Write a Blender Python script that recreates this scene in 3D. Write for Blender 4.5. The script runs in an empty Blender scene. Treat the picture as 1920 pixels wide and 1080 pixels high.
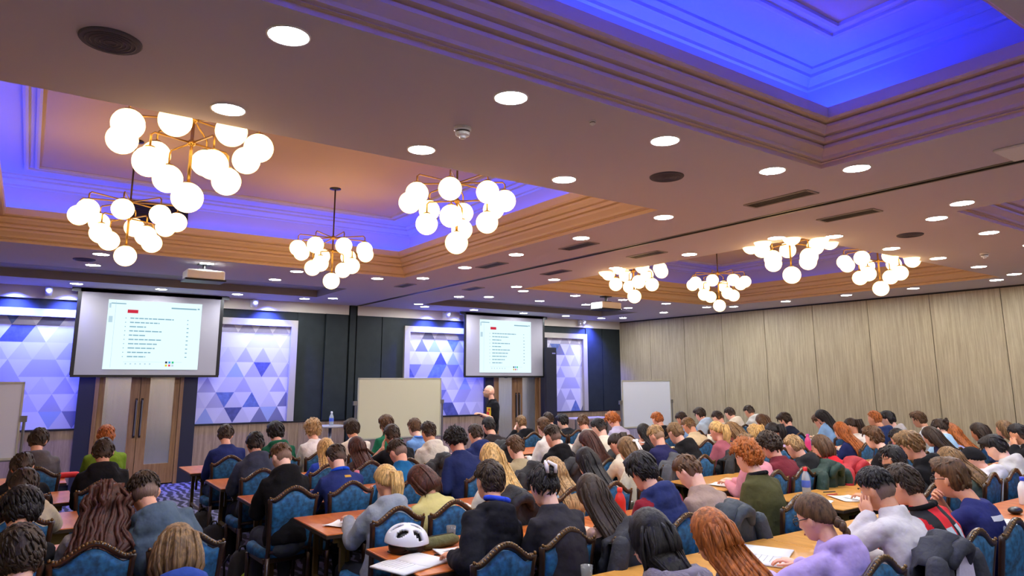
import bpy, math, random
import numpy as np
from mathutils import Vector, Matrix
from mathutils.bvhtree import BVHTree

SC = bpy.context.scene
COL = SC.collection
random.seed(7)

# ------------------------------------------------------------------ camera
cam_data = bpy.data.cameras.new('camera')
cam = bpy.data.objects.new('camera', cam_data)
COL.objects.link(cam)
SC.camera = cam
cam_data.sensor_width = 36.0
cam_data.sensor_fit = 'HORIZONTAL'
cam_data.lens = 24.0
cam_data.shift_x = 15 / 1920
cam_data.shift_y = -57 / 1920
cam_data.clip_start = 0.05
cam.location = (0, 0, 1.85)
cam.rotation_euler = (math.radians(90 + 10.013), 0, math.radians(-34.456))

# ------------------------------------------------------------------ world, view, light levels
world = bpy.data.worlds.new('hall_world')
SC.world = world
world.use_nodes = True
world.node_tree.nodes['Background'].inputs[0].default_value = (0.02, 0.02, 0.03, 1)
world.node_tree.nodes['Background'].inputs[1].default_value = 0.2
SC.view_settings.view_transform = 'Standard'
SC.view_settings.look = 'None'
SC.view_settings.gamma = 1.0
SC.view_settings.exposure = 0.5
SC.view_settings.use_curve_mapping = False
SC.cycles.use_denoising = True
SC.cycles.max_bounces = 8
SC.cycles.diffuse_bounces = 5
SC.cycles.sample_clamp_indirect = 6.0

DOWNLIGHT_POWER = 135.0
GLOBE_POWER = 4.4
COVE_POWER = 80.0
WASH_POWER = 1250.0
SLIDE_POWER = .8

CEIL = 3.38
FRONT = 13.9
RIGHT = 13.4
LEFT = -1.85
BACK = -1.6

# ------------------------------------------------------------------ small helpers
def lin(h):
    if not isinstance(h, str):
        return h
    out = []
    for i in (0, 2, 4):
        c = int(h[i:i + 2], 16) / 255
        out.append(c / 12.92 if c <= .04045 else ((c + .055) / 1.055) ** 2.4)
    return tuple(out)

MATS = {}
def mat(name, color=None, rough=.6, metal=0, bump=None, vary=None, sheen=0, coat=0, trans=0, stretch=None, spec=.5):
    """procedural principled material; vary=(scale, amount), bump=(scale, strength)"""
    if name in MATS:
        return MATS[name]
    m = bpy.data.materials.new(name)
    m.use_nodes = True
    nt = m.node_tree
    b = nt.nodes['Principled BSDF']
    c = lin(color)
    b.inputs['Base Color'].default_value = (*c, 1)
    b.inputs['Roughness'].default_value = rough
    b.inputs['Metallic'].default_value = metal
    b.inputs['Sheen Weight'].default_value = sheen
    b.inputs['Coat Weight'].default_value = coat
    b.inputs['Specular IOR Level'].default_value = spec
    b.inputs['Transmission Weight'].default_value = trans
    if vary or bump:
        tc = nt.nodes.new('ShaderNodeTexCoord')
        mp = nt.nodes.new('ShaderNodeMapping')
        nt.links.new(tc.outputs['Object'], mp.inputs['Vector'])
        if stretch:
            mp.inputs['Scale'].default_value = stretch
    if vary:
        n = nt.nodes.new('ShaderNodeTexNoise')
        n.inputs['Scale'].default_value = vary[0]
        n.inputs['Detail'].default_value = 4
        nt.links.new(mp.outputs[0], n.inputs['Vector'])
        r = nt.nodes.new('ShaderNodeMapRange')
        r.inputs['From Min'].default_value = .3
        r.inputs['From Max'].default_value = .7
        r.inputs['To Min'].default_value = 1 - vary[1]
        r.inputs['To Max'].default_value = 1 + vary[1]
        nt.links.new(n.outputs['Fac'], r.inputs['Value'])
        mx = nt.nodes.new('ShaderNodeVectorMath')
        mx.operation = 'SCALE'
        mx.inputs[0].default_value = c
        nt.links.new(r.outputs[0], mx.inputs['Scale'])
        nt.links.new(mx.outputs[0], b.inputs['Base Color'])
    if bump:
        n = nt.nodes.new('ShaderNodeTexNoise')
        n.inputs['Scale'].default_value = bump[0]
        n.inputs['Detail'].default_value = 3
        nt.links.new(mp.outputs[0], n.inputs['Vector'])
        bp = nt.nodes.new('ShaderNodeBump')
        bp.inputs['Strength'].default_value = bump[1]
        bp.inputs['Distance'].default_value = .02
        nt.links.new(n.outputs['Fac'], bp.inputs['Height'])
        nt.links.new(bp.outputs[0], b.inputs['Normal'])
    MATS[name] = m
    return m

def emit(name, color, power):
    if name in MATS:
        return MATS[name]
    m = bpy.data.materials.new(name)
    m.use_nodes = True
    nt = m.node_tree
    nt.nodes.remove(nt.nodes['Principled BSDF'])
    e = nt.nodes.new('ShaderNodeEmission')
    e.inputs[0].default_value = (*lin(color), 1)
    e.inputs[1].default_value = power
    nt.links.new(e.outputs[0], nt.nodes['Material Output'].inputs[0])
    MATS[name] = m
    return m

def V(*a):
    return np.array(a, float)

def nrm(v):
    n = np.linalg.norm(v)
    return v / n if n > 1e-9 else v

class MB:
    """collects closed shapes, then links them as one mesh object"""
    def __init__(self):
        self.v = []
        self.f = []
        self.m = []
    def add(self, vs, fs, mi=0):
        o = len(self.v)
        self.v.extend([tuple(map(float, p)) for p in vs])
        self.f.extend([tuple(i + o for i in f) for f in fs])
        self.m.extend([mi] * len(fs))
        return self
    def box(self, lo, hi, mi=0):
        (a, b, c), (d, e, f) = lo, hi
        vs = [(a, b, c), (d, b, c), (d, e, c), (a, e, c), (a, b, f), (d, b, f), (d, e, f), (a, e, f)]
        return self.add(vs, [(3, 2, 1, 0), (4, 5, 6, 7), (0, 1, 5, 4), (1, 2, 6, 5), (2, 3, 7, 6), (3, 0, 4, 7)], mi)
    def loft(self, rings, mi=0, cap=True):
        n = len(rings[0])
        vs = [p for r in rings for p in r]
        fs = []
        for i in range(len(rings) - 1):
            for j in range(n):
                k = (j + 1) % n
                fs.append((i * n + j, i * n + k, (i + 1) * n + k, (i + 1) * n + j))
        if cap:
            c0, c1 = len(vs), len(vs) + 1
            vs = vs + [np.mean(rings[0], axis=0), np.mean(rings[-1], axis=0)]
            L = (len(rings) - 1) * n
            for j in range(n):
                k = (j + 1) % n
                fs.append((c0, k, j))
                fs.append((c1, L + j, L + k))
        return self.add(vs, fs, mi)
    def tube(self, pts, rad, n=10, mi=0, round_ends=False, flat=1.0, up=None):
        pts = [V(*p) for p in pts]
        if not hasattr(rad, '__len__'):
            rad = [rad] * len(pts)
        rad = list(rad)
        if round_ends:
            d0 = nrm(pts[0] - pts[1]); d1 = nrm(pts[-1] - pts[-2])
            a, b = rad[0], rad[-1]
            pts = [pts[0] + d0 * a * .92, pts[0] + d0 * a * .6] + pts + [pts[-1] + d1 * b * .6, pts[-1] + d1 * b * .92]
            rad = [a * .35, a * .8] + rad + [b * .8, b * .35]
        rings = []
        ref = None
        for i, p in enumerate(pts):
            t = nrm(pts[min(i + 1, len(pts) - 1)] - pts[max(i - 1, 0)])
            if ref is None:
                ref = V(*up) if up is not None else (V(0, 0, 1) if abs(t[2]) < .9 else V(0, 1, 0))
            x = nrm(np.cross(ref, t)); y = np.cross(t, x)
            ref = y
            rings.append([p + x * math.cos(2 * math.pi * j / n) * rad[i] + y * math.sin(2 * math.pi * j / n) * rad[i] * flat for j in range(n)])
        return self.loft(rings, mi)
    def lathe(self, prof, n=16, c=(0, 0, 0), mi=0):
        rings = [[(c[0] + r * math.cos(2 * math.pi * j / n), c[1] + r * math.sin(2 * math.pi * j / n), c[2] + z) for j in range(n)] for r, z in prof]
        return self.loft([np.array(r) for r in rings], mi)
    def ball(self, c, r, n=14, m=9, mi=0, R=None):
        if not hasattr(r, '__len__'):
            r = (r, r, r)
        c = V(*c)
        rings = []
        for i in range(1, m):
            a = math.pi * i / m - math.pi / 2
            ring = []
            for j in range(n):
                b = 2 * math.pi * j / n
                p = V(r[0] * math.cos(a) * math.cos(b), r[1] * math.cos(a) * math.sin(b), r[2] * math.sin(a))
                ring.append(c + (R @ p if R is not None else p))
            rings.append(np.array(ring))
        vs = [p for q in rings for p in q]
        fs = []
        for i in range(m - 2):
            for j in range(n):
                k = (j + 1) % n
                fs.append((i * n + j, i * n + k, (i + 1) * n + k, (i + 1) * n + j))
        lo, hi = V(0, 0, -r[2]), V(0, 0, r[2])
        if R is not None:
            lo, hi = R @ lo, R @ hi
        vs += [c + lo, c + hi]
        L = (m - 2) * n
        for j in range(n):
            k = (j + 1) % n
            fs.append((len(vs) - 2, k, j)); fs.append((len(vs) - 1, L + j, L + k))
        return self.add(vs, fs, mi)
    def prism(self, poly, lo, hi, axis=1, mi=0):
        """polygon (list of 2-D points) extruded along an axis"""
        def P(a, b, h):
            return {0: (h, a, b), 1: (a, h, b), 2: (a, b, h)}[axis]
        n = len(poly)
        vs = [P(a, b, lo) for a, b in poly] + [P(a, b, hi) for a, b in poly]
        fs = [tuple(range(n)), tuple(range(2 * n - 1, n - 1, -1))]
        for j in range(n):
            k = (j + 1) % n
            fs.append((j, n + j, n + k, k))
        return self.add(vs, fs, mi)
    def mesh(self, name):
        me = bpy.data.meshes.new(name)
        me.from_pydata(self.v, [], self.f)
        me.update()
        return me
    def build(self, name, mats, parent=None, smooth=False, bevel=0, loc=None):
        me = self.mesh(name)
        if not isinstance(mats, (list, tuple)):
            mats = [mats]
        for m in mats:
            me.materials.append(m)
        me.polygons.foreach_set('material_index', self.m)
        if smooth:
            me.polygons.foreach_set('use_smooth', [True] * len(me.polygons))
        o = bpy.data.objects.new(name, me)
        COL.objects.link(o)
        if parent is not None:
            o.parent = parent
        if loc is not None:
            o.location = loc
        if bevel:
            md = o.modifiers.new('edge', 'BEVEL')
            md.width = bevel
            md.segments = 2
            md.limit_method = 'ANGLE'
        return o

def tag(o, label, cat, group=None, kind=None):
    o['label'] = label
    o['category'] = cat
    if group:
        o['group'] = group
    if kind:
        o['kind'] = kind
    return o

def struct(o):
    o['kind'] = 'structure'
    return o

def empty(name, loc=(0, 0, 0), rz=0):
    o = bpy.data.objects.new(name, None)
    o.empty_display_size = .1
    o.location = loc
    o.rotation_euler = (0, 0, rz)
    COL.objects.link(o)
    return o

def dup(o, parent=None, loc=None, rz=None):
    c = o.copy()
    COL.objects.link(c)
    if parent is not None:
        c.parent = parent
    if loc is not None:
        c.location = loc
    if rz is not None:
        c.rotation_euler = (0, 0, rz)
    for ch in o.children:
        dup(ch, c)
    return c

ORD = ['first', 'second', 'third', 'fourth', 'fifth', 'sixth', 'seventh', 'eighth', 'ninth', 'tenth']
# ------------------------------------------------------------------ wood, carpet and mural materials
def wood(name, c1, c2, scale=(1, 1, 1), rough=.45, fine=30):
    if name in MATS:
        return MATS[name]
    m = bpy.data.materials.new(name)
    m.use_nodes = True
    nt = m.node_tree
    b = nt.nodes['Principled BSDF']
    tc = nt.nodes.new('ShaderNodeTexCoord')
    mp = nt.nodes.new('ShaderNodeMapping')
    mp.inputs['Scale'].default_value = scale
    nt.links.new(tc.outputs['Object'], mp.inputs['Vector'])
    n1 = nt.nodes.new('ShaderNodeTexNoise'); n1.inputs['Scale'].default_value = 3; n1.inputs['Detail'].default_value = 6
    n2 = nt.nodes.new('ShaderNodeTexNoise'); n2.inputs['Scale'].default_value = fine; n2.inputs['Detail'].default_value = 5
    for n in (n1, n2):
        nt.links.new(mp.outputs[0], n.inputs['Vector'])
    mx = nt.nodes.new('ShaderNodeMath'); mx.operation = 'MULTIPLY_ADD'
    nt.links.new(n2.outputs['Fac'], mx.inputs[0]); mx.inputs[1].default_value = .4
    nt.links.new(n1.outputs['Fac'], mx.inputs[2])
    cr = nt.nodes.new('ShaderNodeValToRGB')
    cr.color_ramp.elements[0].position = .5; cr.color_ramp.elements[0].color = (*lin(c1), 1)
    cr.color_ramp.elements[1].position = .92; cr.color_ramp.elements[1].color = (*lin(c2), 1)
    nt.links.new(mx.outputs[0], cr.inputs[0])
    nt.links.new(cr.outputs[0], b.inputs['Base Color'])
    b.inputs['Roughness'].default_value = rough
    MATS[name] = m
    return m

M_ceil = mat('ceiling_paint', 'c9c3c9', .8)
M_trim = mat('moulding_paint', 'dac096', .5)
M_dark = mat('charcoal_wall_panel', '1e2628', .6, vary=(6, .15), spec=.3)
M_navy = mat('navy_door_surround', '14162b', .5)
M_frieze = mat('beige_frieze', 'cdc3b4', .7)
M_white = mat('white_satin', 'e2e2e4', .4)
M_black = mat('black_satin', '111114', .4)
M_wallwood = wood('grey_oak_panelling', '93866a', 'b6a888', (14, 14, .5), .5, 24)
M_wains = wood('walnut_wainscot', '7c6652', 'a48b72', (7, 7, .5), .5)
M_doorwood = wood('oak_door', '7a5634', '9c7650', (9, 9, .5), .4)
M_steel = mat('brushed_steel', 'e0deda', .24, .85, vary=(40, .06), stretch=(1, 1, .05))
M_gold = mat('brass', 'b08d4a', .3, 1)
M_metal = mat('grey_metal', '8a8a8e', .35, .9)

def carpet():
    m = bpy.data.materials.new('patterned_carpet')
    m.use_nodes = True
    nt = m.node_tree
    b = nt.nodes['Principled BSDF']
    tc = nt.nodes.new('ShaderNodeTexCoord')
    n = nt.nodes.new('ShaderNodeTexNoise'); n.inputs['Scale'].default_value = 2.2; n.inputs['Detail'].default_value = 2
    nt.links.new(tc.outputs['Object'], n.inputs['Vector'])
    w = nt.nodes.new('ShaderNodeTexWave'); w.inputs['Scale'].default_value = 2.6; w.inputs['Distortion'].default_value = 9; w.inputs['Detail'].default_value = 3
    nt.links.new(tc.outputs['Object'], w.inputs['Vector'])
    cr = nt.nodes.new('ShaderNodeValToRGB')
    cr.color_ramp.elements[0].position = .55; cr.color_ramp.elements[0].color = (*lin('1c1930'), 1)
    cr.color_ramp.elements[1].position = .72; cr.color_ramp.elements[1].color = (*lin('6a6686'), 1)
    nt.links.new(w.outputs['Fac'], cr.inputs[0])
    nt.links.new(cr.outputs[0], b.inputs['Base Color'])
    b.inputs['Roughness'].default_value = .95
    return m
M_carpet = carpet()

# ------------------------------------------------------------------ room shell
struct(MB().box((LEFT - .1, BACK - .1, -.1), (RIGHT + .1, FRONT + .3, 0)).build('floor', M_carpet))
struct(MB().box((LEFT - .12, BACK, 0), (LEFT, FRONT, 4.5)).build('wall_left', M_wallwood))
struct(MB().box((LEFT, BACK - .12, 0), (RIGHT, BACK, 4.5)).build('wall_back', M_wallwood))

# panelled right wall: boards with a fine shadow gap between them
b = MB()
ys = [BACK, -1.0, .12, 1.27, 2.42, 3.57, 4.71, 5.83, 6.97, 8.12, 9.28, 10.43, 11.58, 12.73, FRONT]
b.box((RIGHT + .02, BACK, 0), (RIGHT + .1, FRONT, CEIL + .02), 1)
for a, c in zip(ys, ys[1:]):
    b.box((RIGHT, a + .006, .1), (RIGHT + .03, c - .006, CEIL - .03))
struct(b.build('wall_right', [M_wallwood, M_black]))
struct(MB().box((RIGHT - .015, BACK, 0), (RIGHT + .01, FRONT, .1)).build('baseboard_right', M_black))

# coffers: openings in the soffit (x0, x1, y0, y1)
COFFERS = [(-.6, 4.70, 1.0, 2.69), (-.6, 4.65, 4.25, 9.5), (6.93, 12.18, 4.25, 9.5), (6.98, 12.2, -.6, 2.72)]
SLOTS = [(-.95, 4.41, 11.25, 12.78), (6.72, 11.75, 11.5, 12.78)]
holes = COFFERS + SLOTS
TRACK = (5.66, 5.74)
xs = sorted({LEFT, RIGHT, *TRACK, *[h[0] for h in holes], *[h[1] for h in holes]})
yy = sorted({BACK, FRONT, *[h[2] for h in holes], *[h[3] for h in holes]})
b = MB()
for x0, x1 in zip(xs, xs[1:]):
    for y0, y1 in zip(yy, yy[1:]):
        cx, cy = (x0 + x1) / 2, (y0 + y1) / 2
        if any(h[0] < cx < h[1] and h[2] < cy < h[3] for h in holes):
            continue
        if TRACK[0] < cx < TRACK[1]:
            continue
        b.add([(x0, y0, CEIL), (x1, y0, CEIL), (x1, y1, CEIL), (x0, y1, CEIL)], [(0, 3, 2, 1)])
struct(b.build('ceiling', M_ceil))
# partition track: a dark slot with two thin rails
b = MB()
b.box((TRACK[0] - .01, BACK, CEIL + .05), (TRACK[1] + .01, FRONT, CEIL + .08), 0)
b.box((TRACK[0] - .012, BACK, CEIL - .004), (TRACK[0] + .012, FRONT, CEIL + .06), 1)
b.box((TRACK[1] - .012, BACK, CEIL - .004), (TRACK[1] + .012, FRONT, CEIL + .06), 1)
struct(b.build('trim_1', [M_black, mat('dull_aluminium', '6d675f', .4, .6)]))

def ring_sweep(b, rect, prof, mi=0, close=False, mtop=None):
    x0, x1, y0, y1 = rect
    rows = []
    for d, z in prof:
        rows.append([(x0 + d, y0 + d, z), (x1 - d, y0 + d, z), (x1 - d, y1 - d, z), (x0 + d, y1 - d, z)])
    vs = [p for r in rows for p in r]
    fs = []
    for i in range(len(rows) - 1):
        for j in range(4):
            k = (j + 1) % 4
            fs.append((i * 4 + j, (i + 1) * 4 + j, (i + 1) * 4 + k, i * 4 + k))
    if close:
        L = (len(rows) - 1) * 4
        b.add([vs[L + 3], vs[L + 2], vs[L + 1], vs[L]], [(0, 1, 2, 3)], mi if mtop is None else mtop)
    b.add(vs, fs, mi)

CROWN = [(0, 3.38), (0, 3.412), (.022, 3.414), (.012, 3.424), (.034, 3.432), (.040, 3.452), (.062, 3.476), (.082, 3.496), (.084, 3.516), (.066, 3.522), (.066, 3.530), (.104, 3.536), (.112, 3.562),
         (.096, 3.568), (.096, 3.576), (.126, 3.584), (.142, 3.606), (.158, 3.622), (.160, 3.636), (.142, 3.642), (.142, 3.650), (.190, 3.654), (.205, 3.668), (.205, 3.745), (.18, 3.745), (.18, 3.69), (-.14, 3.69)]
UPPER = [(-.14, 3.69), (-.14, 4.06), (-.115, 4.065), (-.115, 4.09), (-.06, 4.13), (-.045, 4.13), (-.045, 4.155), (.0, 4.17), (.0, 4.19), (.33, 4.19), (.33, 4.165),
         (.35, 4.16), (.37, 4.165), (.37, 4.185), (.43, 4.185), (.43, 4.165), (.45, 4.16), (.47, 4.165), (.47, 4.19)]
M_top = mat('coffer_top_paint', 'cfb58c', .8)
b_led = emit('blue_led', (.012, .035, 1.0), COVE_POWER)
for i, rect in enumerate(COFFERS):
    b = MB(); ring_sweep(b, rect, CROWN)
    struct(b.build('trim_%d' % (i + 2), M_trim))
    b = MB(); ring_sweep(b, rect, UPPER, 0, True, 1)
    struct(b.build('ceiling_coffer_%d' % (i + 1), [M_ceil, M_top]))
    x0, x1, y0, y1 = rect
    b = MB()
    z0, z1 = 3.692, 3.705
    if i == 0:
        b.box((x0, y1 + .04, z0), (x1, y1 + .075, z1)); b.box((x1 + .04, y1 - .55, z0), (x1 + .075, y1, z1)); b.box((x0, y0 - .075, z0), (x1 - 1.2, y0 - .04, z1)); b.box((x0 - .075, y0, z0), (x0 - .04, y1, z1))
    else:
        b.box((x0, y1 + .04, z0), (x1, y1 + .075, z1)); b.box((x1 + .04, y0, z0), (x1 + .075, y1, z1))
        b.box((x0, y0 - .075, z0), (x1, y0 - .04, z1)); b.box((x0 - .075, y0, z0), (x0 - .04, y1, z1))
    m = b_led if i == 0 else emit('blue_led_%d' % i, (.02, .06, 1.0), COVE_POWER * (.55, .3, .05, .8)[i])
    if i == 0:
        m = emit('blue_led_0', (.012, .028, 1.0), COVE_POWER * 1.1)
    tag(b.build('led_strip', m), ['blue LED strip in the cove of the deep blue coffer above', 'blue LED strip in the cove of the left chandelier coffer',
        'blue LED strip in the cove of the far right coffer', 'blue LED strip in the cove of the coffer at the right edge'][i], 'light strip', 'cove light strips')
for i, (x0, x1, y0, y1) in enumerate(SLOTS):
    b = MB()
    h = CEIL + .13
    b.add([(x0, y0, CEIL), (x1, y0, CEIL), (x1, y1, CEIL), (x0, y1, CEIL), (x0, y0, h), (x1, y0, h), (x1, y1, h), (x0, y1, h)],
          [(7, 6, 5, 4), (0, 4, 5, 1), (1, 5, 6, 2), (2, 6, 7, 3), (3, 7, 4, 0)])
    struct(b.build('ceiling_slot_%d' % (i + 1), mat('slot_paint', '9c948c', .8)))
# dark access grille in the upper wall of the left coffer
g = tag(empty('wall_grille', (1.13, 9.63, 3.95)), 'black rectangular grille high in the left coffer behind a chandelier', 'grille')
MB().box((-.4, -.02, -.13), (.4, .005, .13)).build('frame', M_black, g)
for k in range(6):
    MB().box((-.37, -.03, -.11 + k * .04), (.37, -.015, -.09 + k * .04)).build('slat', M_black, g)

# front wall
b = MB()
b.box((LEFT, FRONT, 0), (RIGHT, FRONT + .2, CEIL))
struct(b.build('wall_front', M_dark))
b = MB()
for x0, x1 in ((LEFT, .86), (2.6, 5.50), (5.68, 9.12), (10.62, RIGHT)):
    k = max(1, round((x1 - x0) / .9)); w = (x1 - x0) / k
    for j in range(k):
        b.box((x0 + j * w + .003, FRONT - .045, .1), (x0 + (j + 1) * w - .003, FRONT + .02, .985))
struct(b.build('wall_front_wainscot', M_wains))
b = MB()
for x0, x1 in ((LEFT, .86), (2.6, 5.50), (5.68, 9.12), (10.62, RIGHT)):
    b.box((x0, FRONT - .06, .985), (x1, FRONT + .02, 1.012))
struct(b.build('trim_6', M_black))
b = MB()
for x0, x1 in ((LEFT, 5.50), (5.70, RIGHT)):
    b.box((x0, FRONT - .05, 3.175), (x1, FRONT + .02, CEIL))
struct(b.build('trim_7', M_frieze))
# raised dark panels and the partition pocket
b = MB()
for x0, x1, d in ((5.0, 5.48, .07), (5.70, 6.27, .03), (6.29, 6.80, .03), (12.17, 12.74, .03), (12.76, RIGHT, .03), (4.42, 4.98, .02)):
    b.box((x0, FRONT - d, 1.012), (x1, FRONT + .02, 3.175))
b.box((5.53, FRONT - .05, 0), (5.66, FRONT + .02, CEIL))
struct(b.build('wall_front_panels', M_dark))

def mural_frame(n, x0, x1):
    b = MB()
    ztop, w, d = 3.0, .13, .09
    b.box((x0, FRONT - d, 1.012), (x0 + w, FRONT + .02, ztop)); b.box((x1 - w, FRONT - d, 1.012), (x1, FRONT + .02, ztop))
    b.box((x0 + w, FRONT - d, ztop - w), (x1 - w, FRONT + .02, ztop))
    struct(b.build('trim_%d' % n, mat('frame_stone', 'a9a29b', .5)))
mural_frame(8, -1.1, 4.41)
mural_frame(9, 6.81, 12.16)

PAL = ['c6c2d0', 'b2aec2', '9c98b4', 'bcb8cc', '6c6c90', '444a7c', '8f9cc4', '5668a4']
M_tri = [mat('mural_tone_%d' % i, c, .7, vary=((14, .25) if i in (5, 7) else None)) for i, c in enumerate(PAL)]
def mural(x0, x1, z0, z1, seed, label):
    rnd = random.Random(seed)
    b = MB()
    H, S = .285, .33
    def clip(poly):
        for ax, lim, sg in ((0, x0, 1), (0, x1, -1), (1, z0, 1), (1, z1, -1)):
            out = []
            for i in range(len(poly)):
                p, q = poly[i], poly[(i + 1) % len(poly)]
                a, c = sg * (p[ax] - lim) >= 0, sg * (q[ax] - lim) >= 0
                if a:
                    out.append(p)
                if a != c:
                    t = (lim - p[ax]) / (q[ax] - p[ax])
                    out.append((p[0] + t * (q[0] - p[0]), p[1] + t * (q[1] - p[1])))
            poly = out
            if len(poly) < 3:
                return None
        return poly
    y = FRONT - .012
    for r in range(int((z1 - z0) / H) + 2):
        za, zb = z0 + r * H, z0 + (r + 1) * H
        off = (r % 2) * S / 2
        last = 0
        for k in range(-2, int((x1 - x0) / S) + 3):
            a = x0 + off + k * S
            for tri in (((a, za), (a + S, za), (a + S / 2, zb)), ((a + S, za), (a + S * 1.5, zb), (a + S / 2, zb))):
                up = tri[0][1] == tri[1][1]
                u = rnd.random()
                if u < .16:
                    mi = rnd.choice((4, 5, 7, 6))
                elif u < .3:
                    mi = last
                else:
                    mi = rnd.choice((1, 2) if up else (0, 3))
                last = mi
                p = clip(list(tri))
                if p:
                    b.add([(q[0], y, q[1]) for q in p], [tuple(range(len(p)))], mi)
    b.box((x0, FRONT - .011, z0), (x1, FRONT - .002, z1), 2)
    tag(b.build('mural_panel', M_tri), label, 'mural', 'triangle pattern murals')
mural(-.97, .85, 1.015, 2.87, 3, 'triangle patterned wall mural left of the left double doors')
mural(2.61, 4.28, 1.015, 2.87, 5, 'triangle patterned wall mural between left screen and the dark wall panels')
mural(6.94, 9.13, 1.015, 2.87, 9, 'triangle patterned wall mural behind the presenter')
mural(10.63, 12.03, 1.015, 2.87, 12, 'narrow strip of triangle mural right of the right screen')

def double_door(n, cx, full=True):
    y = FRONT - .03
    d = struct(empty('door_%d' % n, (cx, y, 0)))
    b = MB()
    for s in (-1, 1):
        b.box((s * .82 - .12, -.05, 0), (s * .82 + .12, .04, 2.9))
    b.box((-.94, -.03, 2.2), (.94, .04, 2.9))
    b.build('surround', M_navy, d)
    b = MB()
    b.box((-.70, -.07, 0), (-.64, .03, 2.16)); b.box((.64, -.07, 0), (.70, .03, 2.16)); b.box((-.70, -.07, 2.1), (.70, .03, 2.2))
    b.build('frame', M_doorwood, d)
    for s in (-1, 1):
        b = MB()
        xo, xi = .635 * s, .004 * s
        lo, hi = min(xo, xi), max(xo, xi)
        gl, gh = sorted((.55 * s, .15 * s))
        b.box((lo, -.05, .02), (gl, 0, 2.1)); b.box((gh, -.05, .02), (hi, 0, 2.1))
        b.box((gl, -.05, .02), (gh, 0, .36)); b.box((gl, -.05, 2.0), (gh, 0, 2.1))
        leaf = b.build('door_leaf', M_doorwood, d)
        MB().box((gl, -.035, .36), (gh, -.015, 2.0)).build('glazing', M_steel, leaf)
        MB().box((.045 * s - .02, -.057, .82), (.045 * s + .02, -.05, 1.5)).build('push_plate', mat('dark_plate', '3a322e', .35, .7), leaf)
        h = MB()
        h.tube([(.045 * s, -.06, .86), (.045 * s, -.1, .86), (.045 * s, -.1, 1.46), (.045 * s, -.06, 1.46)], .012, 8)
        h.build('pull_handle', M_metal, leaf)
double_door(1, 1.66)
double_door(2, 9.88)

# ------------------------------------------------------------------ ceiling fittings
M_down = emit('downlight_glow', (.93, .96, 1.0), DOWNLIGHT_POWER)
XG = ['above the left aisle', 'left of centre', 'right of centre', 'near the partition track']
DL = []
def row(y, xs, text):
    for i, x in enumerate(xs):
        DL.append((x, y, '%s from the left %s' % (ORD[i], text)))
def colm(x, ys, text):
    for i, y in enumerate(ys):
        DL.append((x, y, '%s from the camera %s' % (ORD[i], text)))
row(2.92, [.82, 2.05, 3.28, 4.44], 'along the edge of the deep blue coffer')
row(3.98, [.8, 2.05, 3.3], 'along the near edge of the left chandelier coffer')
colm(4.9, [2.53, 4.42, 5.63, 6.87, 8.11, 9.37], 'just left of the partition track')
colm(6.68, [2.55, 4.4, 5.63, 6.95, 8.34, 9.36], 'just right of the partition track')
row(2.95, [7.12, 8.3, 9.48, 10.7], 'along the far edge of the right edge coffer')
row(4.0, [7.13, 8.37, 9.56, 10.77, 11.98], 'along the near edge of the right chandelier coffer')
colm(12.47, [4.41, 5.66, 6.85, 8.11, 9.36], 'above the panelled right wall going forward')
row(9.8, [.6, 1.84, 3.07, 4.33], 'along the far edge of the left chandelier coffer')
row(9.77, [7.12, 8.33, 9.56, 10.8, 12.08], 'along the far edge of the right chandelier coffer')
row(10.82, [.58, 1.82, 3.05], 'in front of the left ceiling slot')
row(10.86, [7.1, 8.32, 9.55, 10.78], 'in front of the right ceiling slot')
row(11.15, [6.61, 12.23], 'either end of the right ceiling slot')
row(12.77, [4.73, 6.59, 12.48], 'level with the screens beyond the slots')
row(13.15, [.5, 1.76, 3.04, 4.3], 'over the left screen close to the wall')
row(13.16, [6.94, 8.2, 9.6, 10.9, 12.08], 'over the right screen close to the wall')
row(.3, [.9, 2.2, 3.5, 4.9], 'above the back of the hall left side')
row(-.9, [.9, 2.2, 3.5, 4.9, 6.7, 8, 9.3, 10.6, 12.3], 'above the rear wall')
proto = None
M_ringw = mat('white_bezel', 'f0f0f0', .4)
for x, y, text in DL:
    if proto is None:
        proto = empty('downlight', (x, y, CEIL))
        MB().lathe([(.087, .0), (.087, -.004)], 28).build('diffuser', M_down, proto)
        b = MB()
        n = 28
        vs = []
        for r, z in ((.087, -.001), (.09, -.006), (.097, -.005), (.099, .001)):
            vs += [(r * math.cos(2 * math.pi * j / n), r * math.sin(2 * math.pi * j / n), z) for j in range(n)]
        b.add(vs, [(i * n + j, i * n + (j + 1) % n, (i + 1) * n + (j + 1) % n, (i + 1) * n + j) for i in range(3) for j in range(n)])
        b.build('bezel', M_ringw, proto, True)
        o = proto
    else:
        o = dup(proto, loc=(x, y, CEIL))
    tag(o, 'round downlight, ' + text, 'downlight', 'recessed downlights')

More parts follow.
